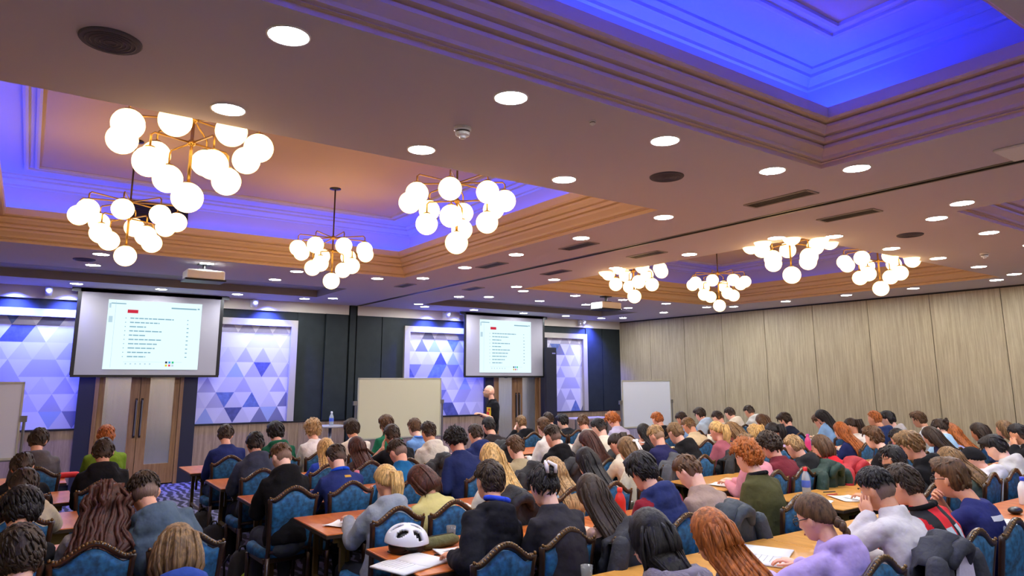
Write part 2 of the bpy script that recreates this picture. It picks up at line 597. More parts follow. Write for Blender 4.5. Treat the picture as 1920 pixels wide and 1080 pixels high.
def disc(name, x, y, r, m, label, cat):
    o = empty(name, (x, y, CEIL))
    MB().lathe([(r, 0), (r, -.006), (r * .96, -.012), (0.001, -.012)], 36).build('rim', m, o, False)
    b = MB()
    for k in range(5):
        rr = r * (.2 + .15 * k)
        b.tube([(rr * math.cos(t * math.pi / 12), rr * math.sin(t * math.pi / 12), -.012) for t in range(25)], .004, 5)
    b.build('mesh_cover', m, o)
    tag(o, label, cat, 'round ceiling speakers')
M_spk = mat('speaker_grey', '57535c', .7)
disc('ceiling_speaker', .16, 3.43, .13, M_spk, 'round grey ceiling speaker at the upper left of the ceiling', 'speaker')
disc('ceiling_speaker', 3.9, 3.47, .13, M_spk, 'round grey ceiling speaker near the long air vents', 'speaker')
disc('ceiling_speaker', 7.72, 3.48, .13, M_spk, 'round grey ceiling speaker above the right chandelier coffer edge', 'speaker')
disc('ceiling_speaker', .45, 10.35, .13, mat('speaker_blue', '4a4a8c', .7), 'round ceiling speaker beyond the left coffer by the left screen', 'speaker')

def vent(x, y0, y1, label):
    o = tag(empty('air_vent', (x, (y0 + y1) / 2, CEIL)), label, 'air vent', 'ceiling air vents')
    h = (y1 - y0) / 2
    b = MB()
    for s in (-1, 1):
        b.box((s * .085 - .012, -h, -.008), (s * .085 + .012, h, .002)); b.box((-.085, s * h - .012, -.008), (.085, s * h + .012, .002))
    b.build('frame', mat('vent_frame', '8f8680', .5), o)
    MB().box((-.083, -h, -.002), (.083, h, -.0005)).build('backing', M_black, o)
    for k in range(4):
        MB().box((-.06 + k * .036, -h, -.006), (-.05 + k * .036, h, -.002)).build('slat', mat('vent_slat', '4c453f', .5), o)
vent(5.22, 3.08, 3.68, 'long dark air vent left of the track, nearest the deep blue coffer')
vent(6.30, 3.10, 3.64, 'long dark air vent right of the track, above the right speaker')
vent(5.18, 5.74, 6.26, 'dark air vent left of the track beside the left chandelier coffer')
vent(6.25, 5.68, 6.21, 'dark air vent right of the track beside the right chandelier coffer')
vent(5.10, 7.46, 8.0, 'dark air vent left of the track, third from the blue coffer')
vent(6.23, 7.48, 8.0, 'dark air vent right of the track, third from the camera')
vent(5.05, 10.05, 10.52, 'dark air vent left of the track closest to the front wall')
vent(6.21, 9.77, 10.22, 'dark air vent right of the track closest to the front wall')

def smoke(x, y, s, label):
    o = tag(empty('smoke_detector', (x, y, CEIL)), label, 'smoke detector')
    MB().lathe([(.055 * s, 0), (.055 * s, -.018 * s), (.05 * s, -.024 * s)], 20).build('base', M_white, o)
    MB().lathe([(.045 * s, -.024 * s), (.043 * s, -.03 * s), (.04 * s, -.034 * s)], 20).build('slot', M_black, o)
    MB().lathe([(.045 * s, -.034 * s), (.042 * s, -.05 * s), (.022 * s, -.058 * s), (.018 * s, -.07 * s), (.003, -.072 * s)], 20).build('cap', M_white, o)
smoke(2.07, 3.47, 1, 'white domed smoke detector between the two near downlight rows')
smoke(9.66, 3.51, .9, 'white smoke detector on the right part of the ceiling')
smoke(2.66, 2.93, .4, 'tiny sprinkler head close to the deep blue coffer edge')

o = tag(empty('cassette_unit', (5.62, 1.66, CEIL)), 'square white air conditioning panel at the right edge of the ceiling', 'air conditioner')
MB().box((-.36, -.3, -.02), (.0, .13, .0)).build('panel', M_white, o, bevel=.01)

# chandeliers
M_globe = emit('opal_globe', (1, .62, .27), GLOBE_POWER)
def chandelier_proto():
    o = empty('chandelier')
    b = MB()
    b.lathe([(.07, 1.18), (.07, 1.16), (.02, 1.15)], 16)
    b.build('canopy', M_black, o, True)
    b = MB(); b.tube([(0, 0, .54), (0, 0, 1.17)], .009, 8); b.build('rod', mat('bronze_rod', '4a3a22', .4, .8), o, True)
    b = MB(); b.tube([(0, 0, .09), (0, 0, .56)], .011, 8)
    b.ball((0, 0, .54), .03); b.ball((0, 0, .375), .026)
    b.build('stem', M_gold, o, True)
    def arm(r, a, z, drop):
        c, s = math.cos(a), math.sin(a)
        b = MB()
        b.tube([(.02 * c, .02 * s, z), ((r - .02) * c, (r - .02) * s, z), (r * c, r * s, z - .02), (r * c, r * s, z - drop + .09)], .007, 6)
        b.lathe([(.012, .108), (.03, .1), (.034, .088)], 12, (r * c, r * s, z - drop))
        am = b.build('arm', M_gold, o, True)
        g = MB(); g.ball((r * c, r * s, z - drop), .097, 24, 14); g.build('globe', M_globe, am, True)
    for k in range(8):
        arm(.425, math.pi / 8 + k * math.pi / 4, .54, .17)
    for k in range(4):
        arm(.27, k * math.pi / 2 + .35, .375, .2)
    b = MB(); b.lathe([(.012, .108), (.03, .1), (.034, .088)], 12); a = b.build('bottom_fitter', M_gold, o, True)
    g = MB(); g.ball((0, 0, 0), .1, 24, 14); g.build('globe', M_globe, a, True)
    return o
CH = [((.745, 4.77, 3.02), 'brass globe chandelier nearest the camera in the left coffer'), ((.66, 7.47, 3.02), 'brass globe chandelier above the left screen in the left coffer'),
      ((2.94, 8.02, 3.02), 'brass globe chandelier on a long rod at the far centre of the left coffer'), ((2.98, 5.08, 3.02), 'brass globe chandelier at the near right of the left coffer'),
      ((7.2, 7.12, 3.03), 'brass globe chandelier nearest the right screen in the right coffer'), ((9.3, 7.26, 3.03), 'brass globe chandelier at the far corner of the right coffer'),
      ((7.2, 4.58, 3.03), 'brass globe chandelier nearest the camera in the right coffer'), ((9.28, 4.62, 3.03), 'brass globe chandelier closest to the panelled wall in the right coffer')]
proto = chandelier_proto()
for i, (p, text) in enumerate(CH):
    o = proto if i == 0 else dup(proto)
    o.location = p
    o.rotation_euler = (0, 0, .17 * i)
    tag(o, text, 'chandelier', 'globe chandeliers')

# projectors
def projector(x, y, z, rz, label):
    o = tag(empty('projector', (x, y, z), rz), label, 'projector', 'ceiling projectors')
    MB().box((-.24, -.17, -.07), (.24, .17, .06)).build('body', mat('projector_white', 'e6e4da', .4), o, bevel=.02)
    MB().box((-.26, -.18, -.085), (.26, .18, -.06)).build('base_plate', M_black, o, bevel=.01)
    b = MB(); b.lathe([(.05, 0), (.05, .05), (.042, .06)], 16)
    l = b.build('lens', M_black, o, True); l.location = (.1, .17, 0); l.rotation_euler = (math.radians(-90), 0, 0)
    b = MB(); b.tube([(0, 0, .06), (0, 0, CEIL - z + .1)], .022, 10); b.box((-.09, -.06, .06), (.09, .06, .085)); b.box((-.08, -.08, CEIL - z - .015), (.08, .08, CEIL - z))
    b.build('bracket', M_black, o)
projector(1.83, 9.88, 3.22, 0, 'white ceiling projector facing the left screen')
projector(8.9, 9.55, 3.2, 0, 'white ceiling projector facing the right screen')

# wall spotlights washing the murals in blue
for i, (x, text) in enumerate(((.14, 'white wall spotlight left of the left screen'), (3.5, 'white wall spotlight right of the left screen'), (7.82, 'white wall spotlight left of the right screen'), (11.92, 'white wall spotlight right of the right screen'))):
    o = tag(empty('wall_spotlight', (x, FRONT - .06, 3.28)), text, 'spotlight', 'wall spotlights')
    b = MB(); b.box((-.05, -.02, -.06), (.05, .01, .08)); b.build('bracket', M_white, o, bevel=.006)
    b = MB(); b.tube([(0, -.02, .03), (0, -.14, .03)], .012, 8); b.build('arm', M_white, o, True)
    b = MB(); b.tube([(.0, -.2, .06), (.0, -.13, -.04)], [.055, .05], 16); b.build('head', M_white, o, True)
    for dx in ((-.45, .0, .3) if i in (0, 2) else (0, .3)):
        ld = bpy.data.lights.new('blue_wash', 'SPOT')
        ld.energy = WASH_POWER * .45; ld.color = (.07, .10, 1); ld.spot_size = math.radians(105); ld.spot_blend = 1; ld.shadow_soft_size = .04
        lo = bpy.data.objects.new('blue_wash', ld); COL.objects.link(lo)
        lo.parent = o; lo.location = (dx, -.22, .04)
        lo.rotation_euler = Vector((0, .30, -1)).to_track_quat('-Z', 'Y').to_euler()

# projection screens
M_screen = mat('screen_fabric', 'aeabb4', .85)
M_slide = emit('projected_slide', (.74, .93, 1.0), SLIDE_POWER)
M_ink = emit('slide_ink', (.25, .45, .55), SLIDE_POWER * .9)
M_red = emit('slide_red', (.62, .03, .06), SLIDE_POWER * .9)
M_pale = emit('slide_pale', (.45, .62, .72), SLIDE_POWER)
SW = [emit('swatch_%d' % i, c, SLIDE_POWER) for i, c in enumerate(((.02, .03, .06), (.02, .35, .7), (.02, .5, .2), (.7, .55, .02), (.7, .05, .12), (.5, .6, .7)))]
def screen(cx, y, sx0, sx1, sz0, sz1, label):
    w = 1.14
    o = tag(empty('projection_screen', (cx, y, 0)), label, 'projection screen', 'projection screens')
    b = MB(); b.box((-w - .13, .0, 3.31), (w + .13, .05, CEIL - .005)); b.build('cassette', M_black, o)
    b = MB(); b.box((-w, 0, 1.90), (w, .006, 3.365)); b.build('fabric', M_screen, o)
    MB().box((-w - .04, -.003, 1.90), (-w + .02, .008, 3.31)).build('border', M_black, o)
    MB().box((w - .02, -.003, 1.90), (w + .04, .008, 3.31)).build('border', M_black, o)
    b = MB(); b.box((-w - .03, -.015, 1.865), (w + .03, .02, 1.905)); b.box((-.03, -.02, 1.85), (.03, .02, 1.87)); b.build('bottom_bar', M_black, o)
    b = MB(); b.box((sx0, -.006, sz0), (sx1, -.002, sz1)); sl = b.build('slide', M_slide, o)
    W, H = sx1 - sx0, sz1 - sz0
    def P(bb, u0, v0, u1, v1, mi=0):
        bb.box((sx0 + u0 * W, -.0085, sz1 - v1 * H), (sx0 + u1 * W, -.0065, sz1 - v0 * H), mi)
    b = MB()
    P(b, .03, .045, .18, .06); P(b, .66, .075, .94, .095); P(b, .95, .07, .975, .09)
    rnd = random.Random(4)
    lens = [.46, .31, .17, .34, .17, .34, .30, .28, .24, .19]
    for k, L in enumerate(lens):
        v = .25 + k * .062
        u = .235
        P(b, .185, v + .004, .195, v + .016)
        while u < .235 + L:
            q = min(u + rnd.uniform(.03, .075), .235 + L)
            P(b, u, v, q, v + .017)
            u = q + .008
        P(b, .845, v, .857 + (.01 if k > 1 else 0), v + .014)
    b.build('lettering', M_ink, sl)
    b = MB(); P(b, .2, .135, .31, .185); b.build('heading_block', M_red, sl)
    b = MB(); P(b, .01, .05, .03, .12); P(b, .015, .24, .055, .33); P(b, .075, .02, .078, .98); P(b, .2, .89, .82, .893)
    for k in range(6):
        P(b, .22 + k * .05, .91, .235 + k * .05, .93)
    b.build('toolbar_marks', M_pale, sl)
    b = MB()
    for k in range(6):
        P(b, .64 + (k % 3) * .035, .88 + (k // 3) * .045, .662 + (k % 3) * .035, .91 + (k // 3) * .045, k)
    b.build('colour_swatches', SW, sl)
screen(1.735, 13.62, -.715, .80, 2.0, 3.20, 'left projection screen in front of the left double doors')
screen(9.40, 13.62, -.75, .75, 1.98, 3.22, 'right projection screen above the presenter')

# front furniture
def whiteboard(x, y, w, z0, z1, rz, color, label):
    o = tag(empty('whiteboard', (x, y, 0), rz), label, 'whiteboard', 'mobile whiteboards')
    MB().box((-w / 2, 0, z0), (w / 2, .018, z1)).build('board', mat('board_' + color, color, .35), o)
    b = MB()
    for a, c in (((-w / 2 - .015, -.008, z0 - .015), (w / 2 + .015, .028, z0 + .01)), ((-w / 2 - .015, -.008, z1 - .01), (w / 2 + .015, .028, z1 + .015)),
                 ((-w / 2 - .015, -.008, z0), (-w / 2 + .008, .028, z1)), ((w / 2 - .008, -.008, z0), (w / 2 + .015, .028, z1))):
        b.box(a, c)
    b.build('frame', mat('board_frame', 'b9b7a8', .4, .4), o)
    for s in (-1, 1):
        b = MB(); X = s * (w / 2 + .05)
        b.tube([(X, .01, .08), (X, .01, z1 - .45)], .017, 10); b.box((X - .03, -.3, .05), (X + .03, .32, .085))
        b.box((X - .05, -.01, z1 - .5), (X + .03, .03, z1 - .42))
        lg = b.build('stand_leg', M_metal, o)
        for q in (-.27, .29):
            c = MB(); c.lathe([(.012, 0), (.03, .012), (.03, .04), (.012, .05)], 10, (X, q, 0)); c.build('castor', M_black, lg)
    MB().box((-w / 2, -.07, z0 - .03), (w / 2, .0, z0 - .015)).build('pen_tray', M_metal, o)
whiteboard(6.11, 12.5, 1.78, .72, 1.84, 0, 'cbc5a8', 'cream coloured mobile whiteboard left of the presenter')
whiteboard(11.42, 11.0, 1.5, .8, 1.79, 0, 'd2d8e4', 'pale blue lit mobile whiteboard in the right corner')
whiteboard(-.72, 11.0, 1.36, .84, 1.79, 0, 'd0d0dc', 'white mobile board cut off by the left edge')

o = tag(empty('poseur_table', (4.72, 12.6, 0)), 'small high round table carrying a water bottle by the dark panels', 'table')
MB().lathe([(.24, .95), (.25, .96), (.25, .975), (.24, .985)], 32).build('table_top', mat('table_grey', 'a7a5ac', .4), o)
b = MB(); b.tube([(0, 0, .03), (0, 0, .96)], .03, 12); b.build('column', M_metal, o, True)
MB().lathe([(.24, 0), (.24, .015), (.05, .035)], 32).build('base', M_black, o)

b = MB(); b.box((-.16, -.05, 0), (.16, .05, 2.6)); o = b.build('banner_stand', mat('banner_navy', '12142a', .5), bevel=.01); o.location = (10.62, 13.45, 0)
tag(o, 'tall narrow dark navy stand beside the right screen', 'stand')
MB().box((.02, -.056, 2.44), (.12, -.05, 2.47)).build('badge', mat('badge_blue', '8a8cd0', .5), o)
o = tag(empty('side_table', (11.3, 12.9, 0)), 'low lilac lit table below the right mural strip', 'table')
MB().box((-.55, -.2, .88), (.55, .2, .91)).build('table_top', mat('side_lilac', 'b5aacc', .4), o)
for sx in (-1, 1):
    for sy in (-1, 1):
        MB().box((sx * .5 - .015, sy * .17 - .015, 0), (sx * .5 + .015, sy * .17 + .015, .88)).build('leg', M_metal, o)

def bottle(x, y, z, h, r, body, cap, label, cat='bottle', band=None, name='bottle'):
    o = tag(empty(name, (x, y, z)), label, cat)
    MB().lathe([(r * .9, 0), (r, .01), (r, h * .55), (r * .97, h * .6), (r * .75, h * .74), (r * .42, h * .83), (r * .4, h * .88)], 18).build('body', body, o, True)
    MB().lathe([(r * .48, h * .86), (r * .5, h * .87), (r * .48, h * .985), (r * .3, h)], 16).build('cap', cap, o, True)
    if band:
        MB().lathe([(r * 1.02, h * .28), (r * 1.03, h * .29), (r * 1.03, h * .52), (r * 1.02, h * .53)], 18).build('wrapper', band, o, True)
    return o
M_clear = mat('clear_plastic', 'cfdbe4', .15, 0, trans=.5)
M_bluecap = mat('blue_cap', '2440c8', .4)
M_redcap = mat('red_cap', 'd4202a', .4)
bottle(4.74, 12.6, .985, .25, .04, M_clear, mat('pale_cap', 'e6eaf4', .4), 'blue labelled water bottle on the small high table', band=mat('blue_wrap', '4a66c8', .4))
# ------------------------------------------------------------------ chairs
M_velvet = mat('blue_velvet', '185680', .7, vary=(28, .65))
M_frame = mat('dark_walnut', '2e1d14', .35, coat=.3)
M_glint = mat('crest_glint', '6f5431', .32, .6, vary=(60, .6))  # highlights on the dark crest wood, put into a gold-brown colour

def crest(x):
    """height of the camel-back top edge above the floor"""
    a = abs(x) / .2
    if a > .86:
        return .868 + .012 * (a - .86) / .14
    return .868 + .088 * (.5 + .5 * math.cos(math.pi * a / .86)) ** .8

def back_y(z):
    return -.20 - .15 * (z - .45)

def chair_proto():
    o = empty('banquet_chair')
    # upholstered back
    b = MB()
    nx, nz = 12, 10
    def grid(sgn):
        g = []
        for j in range(nz + 1):
            for i in range(nx + 1):
                s = -1 + 2 * i / nx
                t = j / nz
                hw = .155 + .025 * t
                zt = crest(s * .19) - .028
                z = .47 + (zt - .47) * t
                bulge = .018 * (1 - abs(s) ** 4) * (1 - abs(2 * t - 1) ** 4)
                g.append((s * hw, back_y(z) + sgn * (.014 + bulge), z))
        return g
    A, B_ = grid(1), grid(-1)
    n1 = nx + 1
    fs = []
    off = len(A)
    for j in range(nz):
        for i in range(nx):
            a = j * n1 + i
            fs.append((a, a + n1, a + n1 + 1, a + 1)); fs.append((off + a, off + a + 1, off + a + n1 + 1, off + a + n1))
    for j in range(nz):
        for e in (0, nx):
            a = j * n1 + e
            q = (a, off + a, off + a + n1, a + n1)
            fs.append(q if e == 0 else q[::-1])
    for i in range(nx):
        for e in (0, nz):
            a = e * n1 + i
            q = (a, a + 1, off + a + 1, off + a)
            fs.append(q if e == 0 else q[::-1])
    b.add(A + B_, fs)
    b.build('back_panel', M_velvet, o, True)
    # frame round the back
    b = MB()
    pts = [(-.168, .36), (-.172, .5), (-.182, .68), (-.193, .84), (-.2, .872)]
    top = [(-.2 + .4 * i / 24, crest(-.2 + .4 * i / 24)) for i in range(1, 24)]
    path = pts + top + [(-p[0], p[1]) for p in reversed(pts)]
    b.tube([(x, back_y(z), z) for x, z in path], .019, 8)
    b.tube([(-.165, back_y(.455), .455), (.165, back_y(.455), .455)], .018, 8)
    fr = b.build('back_frame', M_frame, o, True)
    b = MB()
    for i in range(0, 25, 1):
        x = -.2 + .4 * i / 24
        b.ball((x, back_y(crest(x)) - .010, crest(x) + .010), (.010, .010, .008 if i % 2 else .011), 6, 5)
    b.build('crest_glints', M_glint, fr, True)  # beads added as glints along the crest; the rail is plain wood
    # seat
    b = MB()
    rings = []
    for z, k in ((.40, .94), (.41, 1), (.455, 1.01), (.478, .97), (.488, .8), (.49, .4)):
        r = []
        for j in range(32):
            a = 2 * math.pi * j / 32
            c, s = math.cos(a), math.sin(a)
            q = (abs(c) ** 5 + abs(s) ** 5) ** (-.2)
            r.append((.225 * k * c * q * (1 + .06 * s * q), .02 + .215 * k * s * q, z))
        rings.append(np.array(r))
    b.loft(rings)
    b.build('seat', M_velvet, o, True)
    b = MB(); b.box((-.2, -.17, .36), (.2, .21, .405)); b.build('seat_rail', M_frame, o, bevel=.008)
    for s in (-1, 1):
        b = MB(); b.tube([(s * .2, .2, .39), (s * .2, .2, .3), (s * .205, .21, .05), (s * .205, .21, 0)], [.022, .02, .013, .013], 8); b.build('leg', M_frame, o, True)
        b = MB(); b.tube([(s * .168, back_y(.4), .42), (s * .175, -.2, .2), (s * .18, -.25, 0)], [.021, .019, .014], 8); b.build('leg', M_frame, o, True)
    return o
CHAIR = chair_proto()
chair_used = [False]
def place_chair(x, y, rz, label, group='banquet chairs in the hall'):
    if not chair_used[0]:
        chair_used[0] = True
        o = CHAIR
        o.location = (x, y, 0); o.rotation_euler = (0, 0, rz)
    else:
        o = dup(CHAIR, loc=(x, y, 0), rz=rz)
    return tag(o, label, 'chair', group)

# ------------------------------------------------------------------ tables
M_orange = wood('cherry_laminate', 'b55a22', 'd27c3a', (5, 1.2, 5), .3, 14)
M_orange_lit = wood('cherry_laminate_lit', 'bf8436', 'd8a050', (5, 1.2, 5), .28, 14)  # same table wood, with the light on these tops put into its colour
M_edge = mat('table_edge', '33251a', .5)
M_bronze = mat('bronze_leg', '8a7440', .38, .75)
def table_proto(L, m):
    o = empty('trestle_table')
    b = MB(); b.box((0, -.76, .715), (L, 0, .74)); b.build('table_top', m, o, bevel=.004)
    b = MB(); b.box((-.003, -.763, .708), (L + .003, .003, .732)); b.build('edge_band', M_edge, o)
    b = MB(); b.box((.08, -.70, .66), (L - .08, -.67, .71)); b.box((.08, -.09, .66), (L - .08, -.06, .71)); b.build('apron', M_bronze, o)
    for x in (.16, L - .16):
        for y in (-.66, -.10):
            b = MB(); b.box((x - .018, y - .018, 0), (x + .018, y + .018, .66)); b.box((x + .03, y - .012, .45), (x + .054, y + .012, .70)); b.box((x - .03, y - .02, .62), (x + .06, y + .02, .70))
            b.build('leg', M_bronze, o)
        b = MB(); b.box((x - .012, -.65, .28), (x + .012, -.11, .31)); b.build('stretcher', M_bronze, o)
    return o
rows_c = [3.15, 4.45, 5.75, 7.07, 8.37, 9.77]
TB = []
for k, F in enumerate(rows_c):
    x0 = [2.55, 1.95, 1.88, 1.76, 1.73, 1.69][k]
    for j in range(2):
        TB.append((x0 + j * 1.84, F, 1.83, M_orange_lit if k == 0 else M_orange, 'cherry topped trestle table, %s in the middle block, %s from the camera' % (('aisle end', 'inner end')[j], ORD[k] + ' row')))
for k, F in enumerate([4.45, 5.75, 7.07, 8.37, 9.77]):
    TB.append((-1.38, F, 1.83, M_orange, 'cherry topped trestle table in the left block, %s row from the camera' % ORD[k]))
for k, F in enumerate([2.81, 4.17, 5.41, 6.71, 8.01, 9.26]):
    for j in range(3):
        TB.append((5.86 + j * 1.84 + (.35 if k == 0 else 0), F, 1.83, M_orange_lit if k < 3 and k else M_orange, 'trestle table in the right block, %s row from the camera, %s from the centre aisle' % (ORD[k], ORD[j])))
protos = {}
for x, y, L, m, label in TB:
    if m.name not in protos:
        protos[m.name] = table_proto(L, m)
        o = protos[m.name]; o.location = (x, y, 0)
    else:
        o = dup(protos[m.name], loc=(x, y, 0))
    tag(o, label, 'table', 'trestle tables')

# ------------------------------------------------------------------ people
HAIRC = {'K': (.012, .010, .011), 'D': (.030, .017, .010), 'B': (.085, .042, .018), 'L': (.17, .095, .038), 'Y': (.50, .31, .11), 'S': (.33, .20, .085), 'G': (.33, .095, .018), 'A': (.055, .016, .010)}
SKINS = ['efb79d', 'e6a78b', 'f2c2ab', 'd99c7a', 'ebb096']

def hair_mat(k):
    name = 'hair_' + k
    if name in MATS:
        return MATS[name]
    m = bpy.data.materials.new(name)
    m.use_nodes = True
    nt = m.node_tree
    b = nt.nodes['Principled BSDF']
    tc = nt.nodes.new('ShaderNodeTexCoord')
    mp = nt.nodes.new('ShaderNodeMapping'); mp.inputs['Scale'].default_value = (1, 1, .16)
    nt.links.new(tc.outputs['Object'], mp.inputs['Vector'])
    n = nt.nodes.new('ShaderNodeTexNoise'); n.inputs['Scale'].default_value = 70; n.inputs['Detail'].default_value = 4
    nt.links.new(mp.outputs[0], n.inputs['Vector'])
    cr = nt.nodes.new('ShaderNodeMapRange'); cr.inputs['From Min'].default_value = .32; cr.inputs['From Max'].default_value = .68
    cr.inputs['To Min'].default_value = .45; cr.inputs['To Max'].default_value = 1.65
    nt.links.new(n.outputs['Fac'], cr.inputs['Value'])
    at = nt.nodes.new('ShaderNodeAttribute'); at.attribute_name = 'fade'
    mx = nt.nodes.new('ShaderNodeMix'); mx.data_type = 'RGBA'
    sc = nt.nodes.new('ShaderNodeVectorMath'); sc.operation = 'SCALE'; sc.inputs[0].default_value = HAIRC[k]
    nt.links.new(cr.outputs[0], sc.inputs['Scale'])
    nt.links.new(at.outputs['Fac'], mx.inputs[0])
    nt.links.new(sc.outputs[0], mx.inputs[6])
    h = HAIRC[k]
    mx.inputs[7].default_value = (.22 + h[0] * .4, .14 + h[1] * .4, .11 + h[2] * .4, 1)
    nt.links.new(mx.outputs[2], b.inputs['Base Color'])
    bp = nt.nodes.new('ShaderNodeBump'); bp.inputs['Strength'].default_value = .5; bp.inputs['Distance'].default_value = .01
    nt.links.new(n.outputs['Fac'], bp.inputs['Height'])
    nt.links.new(bp.outputs[0], b.inputs['Normal'])
    b.inputs['Roughness'].default_value = .5
    b.inputs['Specular IOR Level'].default_value = .3
    MATS[name] = m
    return m

def cloth(h):
    return mat('cloth_' + h, h, .88, bump=(9, .8), vary=(5, .12), spec=.18)

def jersey_mat():
    if 'striped_jersey' in MATS:
        return MATS['striped_jersey']
    m = bpy.data.materials.new('striped_jersey')
    m.use_nodes = True
    nt = m.node_tree
    b = nt.nodes['Principled BSDF']
    tc = nt.nodes.new('ShaderNodeTexCoord')
    sp = nt.nodes.new('ShaderNodeSeparateXYZ'); nt.links.new(tc.outputs['Object'], sp.inputs[0])
    a = nt.nodes.new('ShaderNodeMath'); a.operation = 'MULTIPLY'; a.inputs[1].default_value = 46
    nt.links.new(sp.outputs[0], a.inputs[0])
    s = nt.nodes.new('ShaderNodeMath'); s.operation = 'SINE'; nt.links.new(a.outputs[0], s.inputs[0])
    g = nt.nodes.new('ShaderNodeMath'); g.operation = 'GREATER_THAN'; g.inputs[1].default_value = 0.05; nt.links.new(s.outputs[0], g.inputs[0])
    mx = nt.nodes.new('ShaderNodeMix'); mx.data_type = 'RGBA'
    nt.links.new(g.outputs[0], mx.inputs[0])
    mx.inputs[6].default_value = (*lin('15151c'), 1); mx.inputs[7].default_value = (*lin('d8202a'), 1)
    nt.links.new(mx.outputs[2], b.inputs['Base Color'])
    b.inputs['Roughness'].default_value = .8
    MATS['striped_jersey'] = m
    return m

def sstep(a, b, x):
    t = np.clip((x - a) / (b - a), 0, 1)
    return t * t * (3 - 2 * t)

def sphere_dirs(n, m):
    d = []
    for i in range(1, m):
        a = math.pi * i / m - math.pi / 2
        for j in range(n):
            t = 2 * math.pi * j / n
            d.append((math.cos(a) * math.cos(t), math.cos(a) * math.sin(t), math.sin(a)))
    d += [(0, 0, -1), (0, 0, 1)]
    fs = []
    for i in range(m - 2):
        for j in range(n):
            k = (j + 1) % n
            fs.append((i * n + j, i * n + k, (i + 1) * n + k, (i + 1) * n + j))
    L = (m - 2) * n
    q = len(d)
    for j in range(n):
        k = (j + 1) % n
        fs.append((q - 2, k, j)); fs.append((q - 1, L + j, L + k))
    return np.array(d), fs

def head_points(d, beard=0):
    """skull, jaw and face for unit directions d (N,3); +y is the face"""
    p = d * np.array([.077, .098, .117])
    x, y, z = p[:, 0].copy(), p[:, 1].copy(), p[:, 2].copy()
    lower = sstep(0, .11, -z)
    p[:, 0] *= 1 - .24 * lower
    backlow = sstep(.02, .11, -z) * sstep(.01, -.05, y)
    p[:, 1] *= 1 - .38 * backlow
    frontlow = sstep(.03, .1, -z) * sstep(0, .04, y)
    p[:, 1] += .026 * frontlow
    p[:, 2] += .012 * sstep(.02, .09, -z) * sstep(.0, -.06, y)
    fr = sstep(.03, .07, y)
    def g(cx, cz, sx, sz):
        return np.exp(-((x - cx) / sx) ** 2 - ((z - cz) / sz) ** 2) * fr
    p[:, 1] += .012 * g(0, .0, .013, .03) + .024 * g(0, -.026, .014, .017)
    p[:, 1] -= .011 * (g(.032, .012, .018, .012) + g(-.032, .012, .018, .012))
    p[:, 1] += .005 * (g(.03, .036, .026, .01) + g(-.03, .036, .026, .01))
    p[:, 1] += .007 * g(0, -.062, .026, .012) + .010 * g(0, -.098, .024, .018) - .004 * g(0, -.078, .02, .007)
    return p

DH, FH = sphere_dirs(40, 30)
DL2, FL2 = sphere_dirs(26, 20)

def rot(pitch, yaw, roll=0):
    """head rotation: pitch looks down, yaw turns to the person's left"""
    cp, sp = math.cos(-pitch), math.sin(-pitch)
    cy, sy = math.cos(yaw), math.sin(yaw)
    cr, sr = math.cos(roll), math.sin(roll)
    Rx = np.array([[1, 0, 0], [0, cp, -sp], [0, sp, cp]])
    Rz = np.array([[cy, -sy, 0], [sy, cy, 0], [0, 0, 1]])
    Ry = np.array([[cr, 0, sr], [0, 1, 0], [-sr, 0, cr]])
    return Rz @ Rx @ Ry

def ik(S, T, l1, l2, pole):
    d = T - S
    D = np.linalg.norm(d)
    if D > (l1 + l2) * .995:
        T = S + d / D * (l1 + l2) * .995
        d = T - S; D = np.linalg.norm(d)
    D = max(D, abs(l1 - l2) + .02)
    u = d / np.linalg.norm(d)
    a = (l1 * l1 - l2 * l2 + D * D) / (2 * D)
    h = math.sqrt(max(l1 * l1 - a * a, 0))
    p = pole - u * (pole @ u)
    return S + u * a + nrm(p) * h, T

def fingers(b, wrist, f, up, side, curl, r=.0082):
    """four unequal fingers and a thumb; f forward, up = back of the hand, side=+1 thumb on +r"""
    rt = nrm(np.cross(f, up))
    palm_end = wrist + f * .085
    for i, L in enumerate((.070, .078, .073, .058)):
        off = (1.5 - i) * .0205 * side
        p = palm_end + rt * off - f * (.006 if i in (0, 2) else .016 if i == 3 else 0)
        pts = [p - f * .02, p]
        a = .12
        d = f
        for q in (.45, .32, .23):
            a += curl
            d = f * math.cos(a) - up * math.sin(a)
            p = p + d * L * q
            pts.append(p)
        b.tube(pts, [r * 1.05, r, r * .95, r * .88, r * .75], 7, round_ends=True)
    p = wrist + f * .025 + rt * .026 * side
    d1 = nrm(f * .65 + rt * .75 * side - up * .25)
    d2 = nrm(f * .9 + rt * .25 * side - up * .45 * min(1, curl * 2))
    b.tube([p - d1 * .01, p + d1 * .036, p + d1 * .036 + d2 * .03, p + d1 * .036 + d2 * .052], [r * 1.3, r * 1.15, r * 1.05, r * .8], 7, round_ends=True)

TEMP = []
def folds():
    t = bpy.data.textures.get('folds')
    if t is None:
        t = bpy.data.textures.new('folds', 'CLOUDS'); t.noise_scale = .11; t.noise_depth = 2
    return t
def remeshed(b, voxel, smooth, name):
    """union the overlapping shapes of b into one continuous surface later, in one evaluation"""
    o = bpy.data.objects.new('tmp', b.mesh('tmp'))
    COL.objects.link(o)
    m = o.modifiers.new('r', 'REMESH'); m.mode = 'VOXEL'; m.voxel_size = voxel; m.use_smooth_shade = True
    if name != 'person':
        d = o.modifiers.new('folds', 'DISPLACE'); d.texture = folds(); d.mid_level = .38; d.strength = .030; d.texture_coords = 'GLOBAL'
    s = o.modifiers.new('s', 'SMOOTH'); s.factor = .5; s.iterations = smooth
    TEMP.append(o)
    return len(TEMP) - 1

